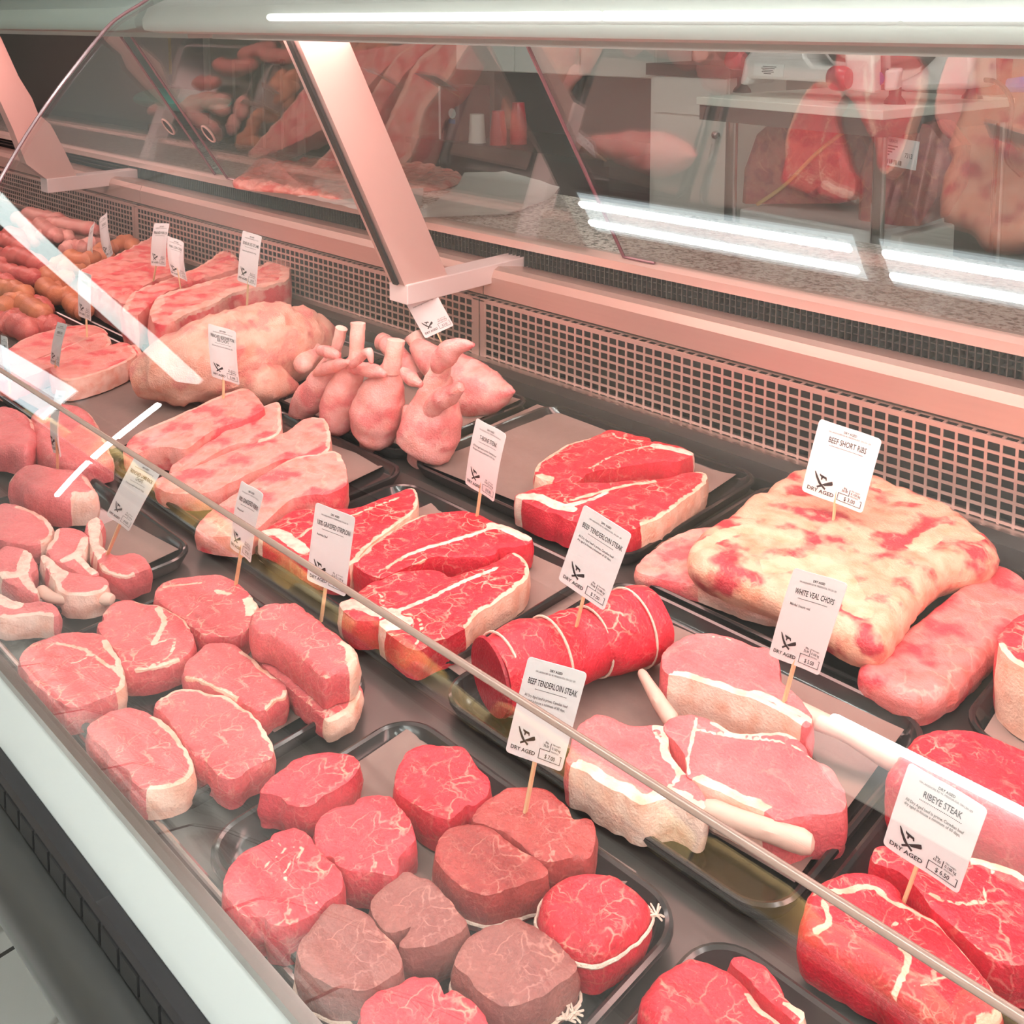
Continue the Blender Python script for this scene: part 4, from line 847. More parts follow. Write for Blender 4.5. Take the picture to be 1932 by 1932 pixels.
# ================================================================== PORK RIB CHOPS
P1 = (220, 720, 2.1); G = 'frenched pork rib chops'; pm = M_('pork')
s('pork_chop', 'rearmost pork rib chop carrying the pork rib chops tag', 'chop', P1, [(30, 225), (70, 180), (180, 145), (320, 105), (440, 70), (520, 65), (580, 120), (575, 142), (500, 165), (380, 190), (280, 240), (200, 230), (120, 230), (60, 250)], .066, pm, fat=[(1, 5, .010)], group=G, tilt=(0, .15))
s('pork_chop', 'second pork rib chop from the back of its tray', 'chop', P1, [(215, 300), (280, 265), (400, 210), (480, 160), (560, 125), (640, 110), (650, 150), (645, 215), (560, 240), (480, 240), (380, 270), (300, 310), (235, 325)], .058, pm, fat=[(4.2, 8, .006)], group=G, tilt=(0, .12))
s('pork_chop', 'broad pork rib chop with a rounded fat end, third from the back', 'chop', P1, [(150, 360), (220, 330), (330, 310), (450, 270), (560, 240), (660, 220), (740, 175), (800, 170), (840, 200), (840, 290), (760, 310), (660, 310), (560, 340), (450, 380), (400, 400), (300, 410), (200, 400)], .054, pm, fat=[(6.5, 9.6, .007)], group=G, tilt=(0, .1))
s('pork_chop', 'front pork rib chop behind the grassfed ribeye tag', 'chop', P1, [(315, 540), (380, 480), (470, 430), (580, 370), (700, 320), (800, 310), (880, 310), (915, 410), (850, 450), (760, 450), (680, 470), (600, 530), (520, 580), (430, 580), (340, 565)], .054, pm, fat=[(3.6, 6.4, .008)], group=G, tilt=(0, .1))

# ================================================================== BACK ROW AND LEFT: SHANKS, LEG, RACKS, SAUSAGES
L1 = (500, 540, 2.022); M1 = (140, 400, 2.1); O1 = (0, 370, 1.851)
def dep(p): return float(RM[2] @ (np.array(p) - CAM))
def upright(cr, pts, y, lean=0.0):
    """points of an upright form: picture points with a pixel radius, on planes y (+ lean per step)"""
    P, R = [], []
    for k, (u, v, r) in enumerate(pts):
        x_, y_ = crop(cr, [(u, v)])[0]; p = aty(x_, y_, y + lean * k); P.append(p); R.append(r / cr[2] / F * dep(p))
    return P, R
def smooth_tube(P, R, n=20, m=6, jit=.12):
    PP = catmull(P, m); RR = np.interp(np.linspace(0, len(R) - 1, len(PP)), range(len(R)), R); return MB().tube(PP, RR, n, True, jit=jit)
def shank(label, cr, y, body, bones, extra=(), lean=.004):
    if y < 1.31:
        bx, by = crop(cr, [body[0][:2]])[0]; y = float(at(bx, by, .016)[1])
    P, R = upright(cr, body, y, lean)
    r = thing('lamb_shank', label, 'shank', (P[0][0], P[0][1], .008), 'lamb shanks')
    m = smooth_tube(P, R); m.fa = [.001] * len(m.v); m.build('meat', 'shank', r)
    for b in bones:
        Q, S = upright(cr, b, y + .012, lean); QQ = catmull(Q, 4); mm = MB().tube(QQ, np.interp(np.linspace(0, len(S) - 1, len(QQ)), range(len(S)), S), 14, False, jit=.22); mm.fa = [.001] * len(mm.v); mm.build('bone', 'shank_bone', r)
    for b in extra:
        Q, S = upright(cr, b, y - .012, 0); mm = smooth_tube(Q, S, 14, 5, .35); mm.fa = [.001] * len(mm.v); mm.build('tendon', 'shank', r)
    return r
meat('shank_bone', (.84, .42, .37), (.74, .20, .20), fatc=(.96, .70, .62), vein=.5, vscale=40, fine=.2, mottled=.5)
shank('lamb shank at the left leaning on its neighbour', L1, 1.30, [(110, 495, 26), (135, 470, 46), (175, 425, 62), (215, 370, 58), (245, 310, 42), (265, 265, 28)], [[(255, 290, 22), (275, 225, 22), (292, 160, 24)]], [[(190, 335, 10), (225, 318, 27), (275, 300, 24), (315, 290, 12)], [(212, 245, 18), (240, 250, 24), (270, 262, 18)]])
shank('lamb shank with a straight bone, second from the left', L1, 1.265, [(255, 565, 24), (268, 530, 58), (280, 470, 70), (300, 400, 68), (325, 335, 52), (342, 290, 34)], [[(340, 310, 28), (350, 220, 27), (355, 140, 30)]], [[(335, 300, 14), (370, 268, 22), (395, 255, 22), (405, 285, 12)]])
shank('largest lamb shank in the middle front with an upright bone', L1, 1.235, [(395, 605, 36), (410, 570, 82), (425, 500, 102), (445, 420, 92), (468, 360, 62), (482, 315, 42)], [[(480, 330, 36), (490, 260, 33), (498, 205, 33)]], [[(312, 316, 10), (350, 312, 24), (400, 320, 26), (450, 335, 18)], [(530, 325, 16), (560, 355, 26), (588, 372, 16)]])
shank('knotted lamb shank at the front right of the tray', L1, 1.215, [(600, 640, 60), (615, 610, 116), (632, 555, 122), (645, 490, 106), (655, 430, 82), (665, 380, 56)], [[(640, 430, 50), (660, 350, 46), (680, 285, 40)]], [[(540, 470, 18), (545, 510, 26), (575, 515, 24), (620, 480, 34), (690, 420, 44), (740, 390, 24)], [(665, 300, 34), (700, 250, 46), (750, 228, 28), (792, 224, 9)]])
shank('lamb shank lying at the back right with a broad flank', L1, 1.40, [(590, 240, 40), (640, 285, 60), (700, 330, 88), (780, 390, 110), (860, 405, 84), (920, 402, 34), (945, 402, 10)], [[(600, 260, 40), (580, 215, 34), (565, 185, 38)]], lean=0)
shank('lamb shank half hidden behind the upright bones', L1, 1.40, [(560, 330, 44), (510, 270, 40), (465, 222, 34)], [[(470, 220, 32), (442, 208, 34)]], lean=0)

leg = thing('leg_of_lamb', 'large pale bone-in leg of lamb with the leg of lamb price tag', 'leg of lamb', tuple(at(*crop(M1, [(600, 700)])[0], .012)))
_P, _R = [], []
for u, v, r_, z_ in ((330, 640, 105, .072), (400, 622, 140, .082), (520, 592, 165, .092), (660, 558, 178, .095), (800, 530, 168, .090), (900, 510, 130, .078), (975, 490, 70, .065), (1000, 482, 30, .06)):
    x_, y_ = crop(M1, [(u, v)])[0]; p_ = at(x_, y_, z_); _P.append(p_); _R.append(r_ / M1[2] / F * dep(p_))
m = smooth_tube(_P, _R, 40, 6, .16); m.fa = [.001] * len(m.v); m.build('meat', 'legfat', leg)
_c = at(*crop(M1, [(935, 560)])[0], .10); m = MB().tube([at(*crop(M1, [(905, 600)])[0], .075), at(*crop(M1, [(955, 545)])[0], .085)], [.022, .016], 14, True, jit=.3); m.fa = [.001] * len(m.v); m.build('shank_end', 'shank_bone', leg)
m = MB().tube([at(*crop(M1, [(740, 690)])[0], .05), at(*crop(M1, [(800, 680)])[0], .045), at(*crop(M1, [(860, 690)])[0], .03)], [.045, .035, .018], 18, True, jit=.35); m.fa = [.001] * len(m.v); m.build('flap', 'legfat', leg)
G = 'pork racks in the back row'
s('pork_rack', 'front pork rack with a long fat ridge, nearest the leg of lamb', 'rack', M1, [(300, 400), (312, 360), (345, 325), (500, 280), (660, 235), (830, 182), (852, 245), (835, 270), (760, 290), (640, 310), (560, 355), (450, 395), (400, 425), (330, 440)], .115, pm, fat=[(0, 12, .026, False)], group=G, bulge=.006, rnd=.004, lump=.005)
s('pork_rack', 'middle pork rack with the pork loin tag', 'rack', M1, [(195, 385), (215, 335), (250, 305), (400, 250), (505, 205), (612, 138), (645, 180), (650, 215), (560, 245), (460, 275), (350, 325), (300, 360), (250, 400)], .105, pm, fat=[(0, 6, .014, False)], group=G, bulge=.006, rnd=.004, lump=.006)
s('pork_rack', 'rear pork rack against the grille with pink marbling', 'rack', M1, [(20, 240), (60, 210), (200, 150), (320, 95), (385, 140), (400, 235), (330, 260), (260, 300), (205, 360), (150, 330), (80, 290)], .095, pm, fat=[(0, 3.6, .010, False)], group=G, bulge=.006, rnd=.004, lump=.007)
G = 'fatty pork loin chops'
s('loin_chop', 'rear pork loin chop under the narrow tag', 'chop', O1, [(10, 560), (60, 510), (130, 480), (230, 455), (320, 448), (375, 475), (340, 500), (240, 530), (150, 555), (70, 590)], .050, pm, fat=[(1, 5, .006)], group=G)
s('loin_chop', 'middle pork loin chop behind the front thick one', 'chop', O1, [(-20, 620), (60, 580), (150, 560), (250, 515), (350, 475), (385, 500), (372, 530), (290, 560), (190, 590), (120, 620), (20, 650)], .052, pm, fat=[(2, 6, .007)], group=G)
s('loin_chop', 'front pork loin chop with a thick white fat side', 'chop', O1, [(175, 600), (240, 570), (340, 535), (430, 508), (470, 535), (468, 560), (390, 600), (300, 630), (225, 640)], .056, pm, fat=[(3.5, 8.2, .008)], group=G)
s('loin_chop', 'small pork loin chop at the right end of the fatty chops', 'chop', O1, [(440, 530), (480, 520), (500, 570), (470, 600), (440, 585)], .040, pm, fat=[(0, 3.5, .008)], group=G)
QC = (0, 700, 3.864); G = 'lamb pieces left of the pork rib chops'
s('lamb_piece', 'large lamb piece with a loop of sinew at the left picture edge', 'lamb', QC, [(-120, 330), (0, 250), (120, 260), (230, 330), (260, 480), (200, 560), (60, 540), (-80, 500)], .060, lm, fat=[(1, 3.5, .006)], rnd=.012, group=G)
s('lamb_piece', 'lamb piece under the thin folded tag beside the glass lamp reflection', 'lamb', QC, [(230, 300), (360, 240), (520, 230), (640, 270), (720, 380), (800, 560), (820, 610), (700, 640), (520, 650), (380, 620), (260, 500)], .056, lm, fat=[(3, 6, .006)], rnd=.012, group=G)

def sausage(cr, pts, r, zs, mat, label, group):
    P = [at(x, y, z) for (x, y), z in zip(crop(cr, pts), zs)]; P = catmull(P, 6) if len(P) > 2 else [P[0] + (P[1] - P[0]) * t for t in np.linspace(0, 1, 7)]
    q = len(P); r = r * 1.42; R = [r * (1 + .10 * math.sin(k * 1.9 + q)) * (.86 if k in (0, q - 1) else 1) for k in range(q)]
    m = MB().tube(P, R, 14, True, jit=.14); m.fa = [.001] * len(m.v)
    return tag(m.build('sausage', mat), label, 'sausage', group)
GA, LA = 'pale pink sausages by the grille', 'pale pink sausage in the heap beside the grille at far left'
for pts, z in (([(95, 60), (150, 75), (215, 85)], .085), ([(135, 95), (165, 120), (200, 145)], .075), ([(180, 95), (250, 105), (330, 118)], .085), ([(150, 135), (200, 140), (240, 150)], .065), ([(230, 185), (255, 180), (290, 180)], .05), ([(300, 170), (340, 165)], .05), ([(60, 75), (110, 110)], .05), ([(90, 130), (120, 160)], .04), ([(270, 145), (330, 150)], .045)):
    sausage(O1, pts, .019, [z] * len(pts), 'sausage_pale', LA, GA)
GB, LB = 'red speckled sausages', 'red speckled sausage in the pile behind the white glass reflection'
for pts, z in (([(20, 205), (80, 215), (145, 245)], .07), ([(-10, 255), (60, 275), (125, 290)], .05), ([(-10, 150), (40, 165), (80, 190)], .07), ([(-20, 200), (10, 235)], .05), ([(0, 175), (60, 195)], .045), ([(30, 130), (70, 150)], .06)):
    sausage(O1, pts, .020, [z] * len(pts), 'sausage_red', LB, GB)
GC, LC = 'orange spiced sausages', 'orange spiced sausage left of the pork racks'
for pts, z in (([(160, 270), (190, 295), (235, 285)], .05), ([(150, 310), (190, 345), (250, 350)], .04), ([(240, 215), (290, 230), (330, 215)], .065), ([(225, 255), (250, 235), (285, 250)], .05), ([(300, 245), (345, 240)], .045), ([(255, 365), (270, 390), (300, 400)], .035), ([(350, 190), (390, 180)], .06), ([(405, 180), (440, 165), (470, 180)], .06), ([(330, 205), (380, 215)], .05), ([(190, 245), (230, 230)], .045), ([(170, 330), (215, 320)], .03)):
    sausage(O1, pts, .019, [z] * len(pts), 'sausage_orange', LC, GC)
GD, LD = 'sausages in the middle row at left', 'reddish sausage in the middle-row tray under the glare'
for pts, z in (([(10, 390), (55, 370), (95, 385), (150, 420)], .05), ([(-10, 440), (50, 445), (105, 475)], .045), ([(90, 385), (135, 385), (150, 410)], .03), ([(-20, 320), (40, 330), (90, 350)], .06), ([(0, 350), (60, 360)], .03), ([(110, 470), (170, 455), (195, 462)], .03), ([(-10, 300), (30, 310)], .045), ([(40, 410), (110, 440)], .026)):
    sausage(O1, pts, .020, [z] * len(pts), 'sausage_orange' if z > .048 else 'sausage_red', LD, GD)

# ================================================================== PRICE TAGS
def text_mesh(body, size=1.0, bold=0.0):
    c = bpy.data.curves.new('t', 'FONT'); c.body = body; c.size = size; c.resolution_u = 2; c.offset = bold
    o = bpy.data.objects.new('t', c); COL.objects.link(o); dg = bpy.context.evaluated_depsgraph_get()
    me = o.evaluated_get(dg).to_mesh(); V = [tuple(v.co) for v in me.vertices]; Fs = [tuple(p.vertices) for p in me.polygons]
    o.evaluated_get(dg).to_mesh_clear(); bpy.data.objects.remove(o); bpy.data.curves.remove(c); return V, Fs
TXT = {}
def put(mb, place, body, u, v, h, w=None, align='C', cond=.62, bold=.012):
    """text with its baseline at v; h is the cap height as a share of the card width"""
    if (body, bold) not in TXT: TXT[(body, bold)] = text_mesh(body, 1.0, bold)
    V, Fs = TXT[(body, bold)]
    if not V: return
    k = h / .70; wid = max(p[0] for p in V) * k * cond; c = cond
    if w and wid > w: c = cond * w / wid; wid = w
    off = {'C': -wid / 2, 'L': 0, 'R': -wid}[align]
    mb.add([place(u + off + p[0] * k * c, v, -p[1] * k) for p in V], Fs)
def poly(mb, place, pts, u0, v0, sc):
    mb.add([place(u0 + x * sc, v0, y * sc) for x, y in pts], [tuple(range(len(pts)))])
KNIFE = [(-.155, -.16), (-.14, -.165), (-.06, -.045), (-.005, .025), (.075, .085), (.06, .115), (-.015, .06), (-.055, .03), (-.12, -.07)]
CLEAV = [(.0, .03), (.12, -.06), (.15, -.075), (.17, -.02), (.155, .0), (.045, .045)]
HAND = [(.0, .03), (-.075, .09), (-.06, .12), (.03, .055)]
COW = [(-.07, -.15), (-.045, -.135), (.0, -.125), (.05, -.115), (.062, -.06), (.045, -.055), (.038, -.08), (-.005, -.085), (-.012, -.045), (-.03, -.045), (-.035, -.095), (-.06, -.11)]
ADDR = '104 LAKESHORE RD W, MISSISSAUGA, ON L5H 1E9'
DA = ['All Dry Aged beef is prime, Canadian beef', 'dry aged in-house a minimum of 60 days.']
def price_tag(label, title, body, unit, price, cr, quad, stick, zb, curl=.0, ratio=.60, yb=None, yaw=None, detail=True, hidden_stick=False):
    Q = crop(cr, quad); sx, sy = crop(cr, [stick])[0]; B = at(sx, sy, zb) if yb is None else aty(sx, sy, yb)
    def plane(yw):
        n = np.array([math.sin(yw), -math.cos(yw), 0]); out = []
        for x, y in Q:
            d = ray(x, y); out.append(CAM + d * (np.dot(B - CAM, n) / np.dot(d, n)))
        return out, n
    if yaw is None:
        best = None
        for dg in range(-76, 77, 2):
            C4, n = plane(math.radians(dg)); U = (C4[1] - C4[0] + C4[2] - C4[3]) / 2; Vv = (C4[3] - C4[0] + C4[2] - C4[1]) / 2
            e = abs(np.linalg.norm(U) / np.linalg.norm(Vv) - ratio) + abs(dg) * .0012 + (5 if np.linalg.norm(Vv) > .2 else 0)
            if best is None or e < best[0]: best = (e, dg)
        yaw = best[1]
    C4, n = plane(math.radians(yaw)); cen = sum(C4) / 4; U = (C4[1] - C4[0] + C4[2] - C4[3]) / 2; Vv = (C4[3] - C4[0] + C4[2] - C4[1]) / 2
    if n @ (CAM - cen) < 0: n = -n
    w, hgt = np.linalg.norm(U), np.linalg.norm(Vv); asp = hgt / w; TL = cen - U / 2 - Vv / 2
    def P(u, v, off=0.0): return TL + U * u + Vv * v + n * (off + curl * w * math.sin(math.pi * v * 1.1) + .5 * curl * w * math.sin(2.2 * math.pi * u))
    r = thing('price_tag', label, 'price tag', tuple(B), 'price tags on wooden sticks')
    # card with rounded corners, a grid bent by curl
    nu, nv, rc = 10, 16, .06; us = [0] + [rc * (1 - math.cos(a)) for a in (.5, 1.0)] + list(np.linspace(rc, 1 - rc, nu)) + [1 - rc * (1 - math.cos(a)) for a in (1.0, .5)] + [1]
    vs = sorted(set([0, rc * .12 / asp, rc * .45 / asp, rc / asp] + list(np.linspace(rc / asp, 1 - rc / asp, nv)) + [1 - rc / asp, 1 - rc * .45 / asp, 1 - rc * .12 / asp, 1]))
    V = []
    for v in vs:
        dv = min(v, 1 - v) * asp; ins = 0 if dv >= rc else rc - math.sqrt(max(0, rc ** 2 - (rc - dv) ** 2))
        for k in range(nu + 1): V.append(P(ins + (1 - 2 * ins) * k / nu, v))
    W_ = nu + 1; Fs = [(j * W_ + i, j * W_ + i + 1, (j + 1) * W_ + i + 1, (j + 1) * W_ + i) for j in range(len(vs) - 1) for i in range(nu)]
    nV = len(V); V2 = [p - n * .0005 for p in V]
    m = MB(); m.add(V + V2, Fs + [tuple(nV + i for i in f[::-1]) for f in Fs])
    rim = [i for i in range(nu)] ; edge = list(range(W_)) + [j * W_ + nu for j in range(1, len(vs))] + [(len(vs) - 1) * W_ + i for i in range(nu - 1, -1, -1)] + [j * W_ for j in range(len(vs) - 2, 0, -1)]
    m.f += [(edge[i], edge[(i + 1) % len(edge)], nV + edge[(i + 1) % len(edge)], nV + edge[i]) for i in range(len(edge))]
    m.build('card', 'card', r)
    pl = lambda u, v, dy: P(u, v + dy / asp, .0004)
    k = MB(); S = 1.0
    put(k, pl, 'DRY AGED', .52, .085, .040, cond=.75, bold=.02); 
    put(k, pl, ADDR, .52, .120, .030, .74, cond=.7, bold=.0)
    for i, t in enumerate(title): put(k, pl, t, .52, (.245 if len(title) == 1 else .215) + i * .062, .098, .84, cond=.56, bold=.010)
    for i in range(26):
        u = .25 + .54 * i / 26; v = .285 if len(title) == 1 else .31
        k.add([pl(u, v, 0), pl(u + .010, v, -.012), pl(u + .016, v, -.004), pl(u + .006, v, .008)], [(0, 1, 2, 3)])
    for i, t in enumerate(body): put(k, pl, t, .10 if len(body) > 1 else .14, .375 + .046 * i, .046, .84, 'L', .66, .006)
    for q in (KNIFE, CLEAV, HAND, COW): poly(k, pl, q, .29, .79, 1.0)
    put(k, pl, 'DRY AGED', .29, .935, .066, .44, cond=.95, bold=.02)
    put(k, pl, '$/kg', .66, .775, .032, None, 'C', .7); put(k, pl, unit, .66, .815, .044, .16, 'C', .7)
    put(k, pl, 'Net weight', .76, .775, .030, .19, 'L', .7, 0); put(k, pl, '0.100 kg', .76, .818, .044, .19, 'L', .7)
    put(k, pl, 'PRIX/PRICE', .76, .85, .026, .17, 'L', .7, 0)
    def bar(u0, v0, u1, v1, t=.010):
        tv = t / asp; k.add([pl(u0 - t / 2, v0 - tv / 2, 0), pl(u1 + t / 2, v0 - tv / 2, 0), pl(u1 + t / 2, v1 + tv / 2, 0), pl(u0 - t / 2, v1 + tv / 2, 0)], [(0, 1, 2, 3)])
    bar(.57, .845, .74, .845); bar(.57, .845, .57, .945); bar(.57, .945, .945, .945); bar(.945, .86, .945, .945); bar(.735, .765, .735, .845); bar(.925, .86, .945, .86)
    put(k, pl, '$ ' + price, .76, .925, .070, .30, 'C', .72, .012)
    k.build('printing', 'ink', r, smooth=False, recalc=False)
    if not hidden_stick:
        top = P(.47, .55, -.0034); bot = B + np.array([0, 0, -.012]) - n * .0034
        m = MB(); ax = Vector(top - bot); L = ax.length; q = ax.to_track_quat('Z', 'Y').to_matrix().to_4x4()
        m.box((-.0022, -.0013, 0), (.0022, .0013, L), Matrix.Translation(Vector(bot)) @ q); m.build('stick', 'wood', r, smooth=False)
    return r
C1 = (1500, 780, 5.461); C2 = (1332, 750, 3.22); C3 = (780, 700, 3.22); C5 = (800, 1150, 3.22); C8 = (250, 700, 3.22); C10 = (380, 590, 5.75); C0 = (0, 350, 3.864)
price_tag('price tag reading beef short ribs in the short rib slab', ['BEEF SHORT RIBS'], [], '30.00', '3.00', C1, [(255, 48), (900, 275), (690, 1030), (65, 800)], (385, 1105), .088, .02)
price_tag('price tag reading white veal chops above the rear veal chop', ['WHITE VEAL CHOPS'], ['Milk-fed Ontario veal.'], '55.00', '5.50', C2, [(545, 1030), (855, 1135), (695, 1690), (370, 1565)], (450, 1840), .066, .02)
price_tag('price tag reading T-bone steak in the middle row', ['T-BONE STEAK'], DA, '53.00', '5.30', C3, [(390, 285), (560, 385), (495, 800), (305, 680)], (370, 880), .050, .03)
price_tag('price tag reading beef tenderloin steak stuck in the tied roast', ['BEEF TENDERLOIN STEAK'], DA, '70.00', '7.00', C3, [(1035, 812), (1328, 990), (1155, 1460), (880, 1265)], (975, 1525), .098, .0)
price_tag('price tag reading beef tenderloin steak in the front tray', ['BEEF TENDERLOIN STEAK'], DA, '70.00', '7.00', C5, [(650, 285), (975, 385), (850, 990), (478, 860)], (590, 1235), .048, .01)
price_tag('price tag reading ribeye steak at the right edge', ['RIBEYE STEAK'], DA, '65.00', '6.50', F1, [(820, 330), (1335, 600), (1120, 1145), (680, 815)], (785, 1140), .056, .02)
price_tag('price tag reading 100% grassfed striploin', ['100% GRASSFED STRIPLOIN'], ['Australian Beef'], '65.00', '6.50', H1, [(535, 220), (875, 350), (790, 1045), (450, 890)], (560, 1190), .045, .01)
price_tag('price tag reading 100% grassfed ribeye', ['100% GRASSFED RIBEYE'], ['Australian Beef'], '70.00', '7.00', C8, [(660, 660), (800, 755), (715, 1165), (590, 1070)], (605, 1290), .044, .03)
price_tag('price tag reading frenched lamb rack chops', ['FRENCHED LAMB RACK', 'CHOPS'], ['Ontario lamb aged in-house for 14 days'], '60.00', '6.00', CC, [(1305, 105), (1540, 250), (1245, 830), (1010, 665)], (985, 1025), .046, .01)
price_tag('price tag reading frenched Berkshire pork rib chops', ['FRENCHED BERKSHIRE PORK', 'RIB CHOPS'], ['Berkshire Pork from St. Catharines, ON'], '40.00', '4.00', C10, [(58, 115), (390, 205), (400, 790), (125, 690)], (225, 1005), .064, .04)
price_tag('tilted price tag reading lamb shanks under the bracket', ['LAMB SHANKS'], ['Ontario lamb aged in-house for 14 days'], '25.00', '2.50', L1, [(514, 25), (625, -25), (720, 150), (612, 200)], (690, 232), .10, .01, yb=1.44)
price_tag('price tag reading bone-in leg of lamb', ['BONE-IN LEG OF LAMB'], ['Ontario lamb aged in-house for 14 days'], '43.00', '4.30', M1, [(665, 72), (747, 98), (718, 298), (648, 272)], (678, 372), .112, .02)
price_tag('rear price tag of two overlapping ones, reading frenched pork loin rack', ['FRENCHED PORK LOIN'], [], '35.00', '3.50', C0, [(1112, 275), (1252, 275), (1195, 595), (1110, 580)], (1108, 668), .105, .05)
price_tag('bent front price tag of two overlapping ones, reading pork loin chops', ['PORK LOIN CHOPS'], [], '33.00', '3.30', C0, [(1215, 350), (1350, 430), (1360, 690), (1250, 660)], (1312, 752), .105, .08)
price_tag('thin edge-on price tag among the sausages, left of its twin', ['SAUSAGE'], [], '20.00', '2.00', C0, [(655, 330), (695, 240), (675, 500), (630, 560)], (660, 570), .05, .04)
price_tag('thin edge-on price tag among the sausages, right of its twin', ['SAUSAGE'], [], '22.00', '2.20', C0, [(722, 250), (785, 185), (822, 500), (765, 545)], (790, 540), .05, .05)
price_tag('narrow price tag in front of the white glass reflection', ['PORK CHOPS'], [], '30.00', '3.00', C0, [(575, 615), (665, 655), (664, 990), (570, 950)], (625, 1105), .05, .02)
price_tag('leaning narrow price tag over the fatty pork loin chops', ['PORK LOIN'], [], '28.00', '2.80', C0, [(415, 985), (497, 1025), (425, 1320), (368, 1300)], (385, 1330), .052, .03)
price_tag('price tag cut by the left picture edge', ['PORK'], [], '28.00', '2.80', C0, [(5, 1080), (55, 1120), (92, 1430), (40, 1420)], (60, 1480), .052, .03)
price_tag('crumpled narrow price tag left of the curved lamp reflection', ['LAMB'], [], '45.00', '4.50', QC, [(410, 160), (484, 130), (430, 655), (388, 560)], (402, 690), .062, .05)

# ================================================================== ON THE REAR DECK
DK = .3005
def blob_steak(name, label, cat, pts, zt, mat, **k): return steak(name, label, cat, (0, 0, 1), pts, zt, mat, zb=DK, **k)
meat('cured', (.78, .20, .17), (.62, .10, .09), fatc=(.95, .74, .64), vein=.5, vscale=20, fine=.4, mottled=.35, rough=.1)
blob_steak('cured_meat_pack', 'clear vacuum pack of red cured meat on the granite, left of the arm', 'packed meat', [(440, 338), (480, 316), (545, 303), (600, 298), (655, 312), (695, 338), (690, 366), (630, 366), (540, 352), (470, 346)], .322, M_('cured'), rnd=.012, lump=.012, group='packs of cured meat')
blob_steak('cured_meat_pack', 'vacuum pack of red cured meat on the granite, right of the arm', 'packed meat', [(745, 315), (790, 305), (850, 318), (872, 330), (845, 345), (790, 352), (745, 350)], .318, M_('cured'), rnd=.01, lump=.008, group='packs of cured meat')
def bag():
    m, nt, out = newmat('bagfilm'); p = nd(nt, 'ShaderNodeBsdfPrincipled'); p.inputs['Base Color'].default_value = (.88, .90, .86, 1); p.inputs['Roughness'].default_value = .18
    t = nd(nt, 'ShaderNodeBsdfTransparent'); mx = nd(nt, 'ShaderNodeMixShader'); mx.inputs[0].default_value = .62
    nt.links.new(t.outputs[0], mx.inputs[1]); nt.links.new(p.outputs[0], mx.inputs[2]); nt.links.new(mx.outputs[0], out.inputs[0]); MATS['bagfilm'] = m
bag()
def sheet_of(label, corners, name, lift):
    A = [at(x, y, DK + .002)[:2] for x, y in corners]; n = 20; V = []; Fs = []
    for j in range(n + 1):
        for i in range(n + 1):
            u, v = i / n, j / n; p = (A[0] * (1 - u) + A[1] * u) * (1 - v) + (A[3] * (1 - u) + A[2] * u) * v
            z = DK + .004 + .004 * (1 + noise.noise((p[0] * 18, p[1] * 18, 3))) + lift * max(0, v - .6) ** 2 * 6 * (1 - abs(u - .45))
            V.append((p[0], p[1] - lift * max(0, v - .85) * 1.2, z))
    for j in range(n):
        for i in range(n): k = j * (n + 1) + i; Fs.append((k, k + 1, k + n + 2, k + n + 1))
    nv = len(V); m = MB(); m.add(V + [(x, y, z - .0006) for x, y, z in V], Fs + [tuple(nv + q for q in f[::-1]) for f in Fs])
    return tag(m.build(name, 'bagfilm', recalc=False), label, 'plastic bag', 'plastic bags on the granite')
sheet_of('flat white plastic bag with a raised rear edge on the granite', [(775, 415), (960, 408), (1060, 370), (880, 345)], 'plastic_bag', .05)
sheet_of('crumpled clear bag in front of the left cured meat pack', [(560, 372), (685, 402), (690, 385), (600, 366)], 'plastic_bag', .01)
sheet_of('clear bag under the cured meat packs, half behind the arm', [(690, 400), (790, 412), (800, 360), (700, 340)], 'plastic_bag', .015)
plain('teal', (.05, .38, .31), .3); plain('darkgrey', (.05, .048, .045), .4)
c = at(300, 262, DK)
r = thing('weighing_scale', 'dark scale with a teal cover standing on the granite at left', 'scale', (c[0], c[1] + .05, DK))
x, y = c[0], c[1] + .05
MB().box((x - .17, y - .02, DK), (x + .17, y + .20, DK + .05)).build('body', 'darkgrey', r, bevel=.012)
MB().box((x - .05, y + .06, DK + .05), (x + .09, y + .14, DK + .11)).build('column', 'darkgrey', r, bevel=.008)
rings = [[(xx, y + .08 + .13 * math.cos(a) * w, DK + .155 + .045 * math.sin(a) * w) for a in np.linspace(0, 2 * math.pi, 20, endpoint=False)] for xx, w in ((x - .26, .6), (x - .24, .95), (x - .1, 1.05), (x + .08, 1.0), (x + .2, .9), (x + .25, .55))]
MB().loft(rings).build('cover', 'teal', r)
plain('yellow', (.85, .60, .05), .5)
p0, p1 = aty(320, 140, 5.19), aty(324, 50, 5.19)
tag(MB().box((p0[0] - .035, 5.185, p0[2]), (p0[0] + .035, 5.2, p1[2])).build('yellow_strap', 'yellow', smooth=False), 'narrow yellow strap hanging on the rear wall behind the far left glass door', 'strap')

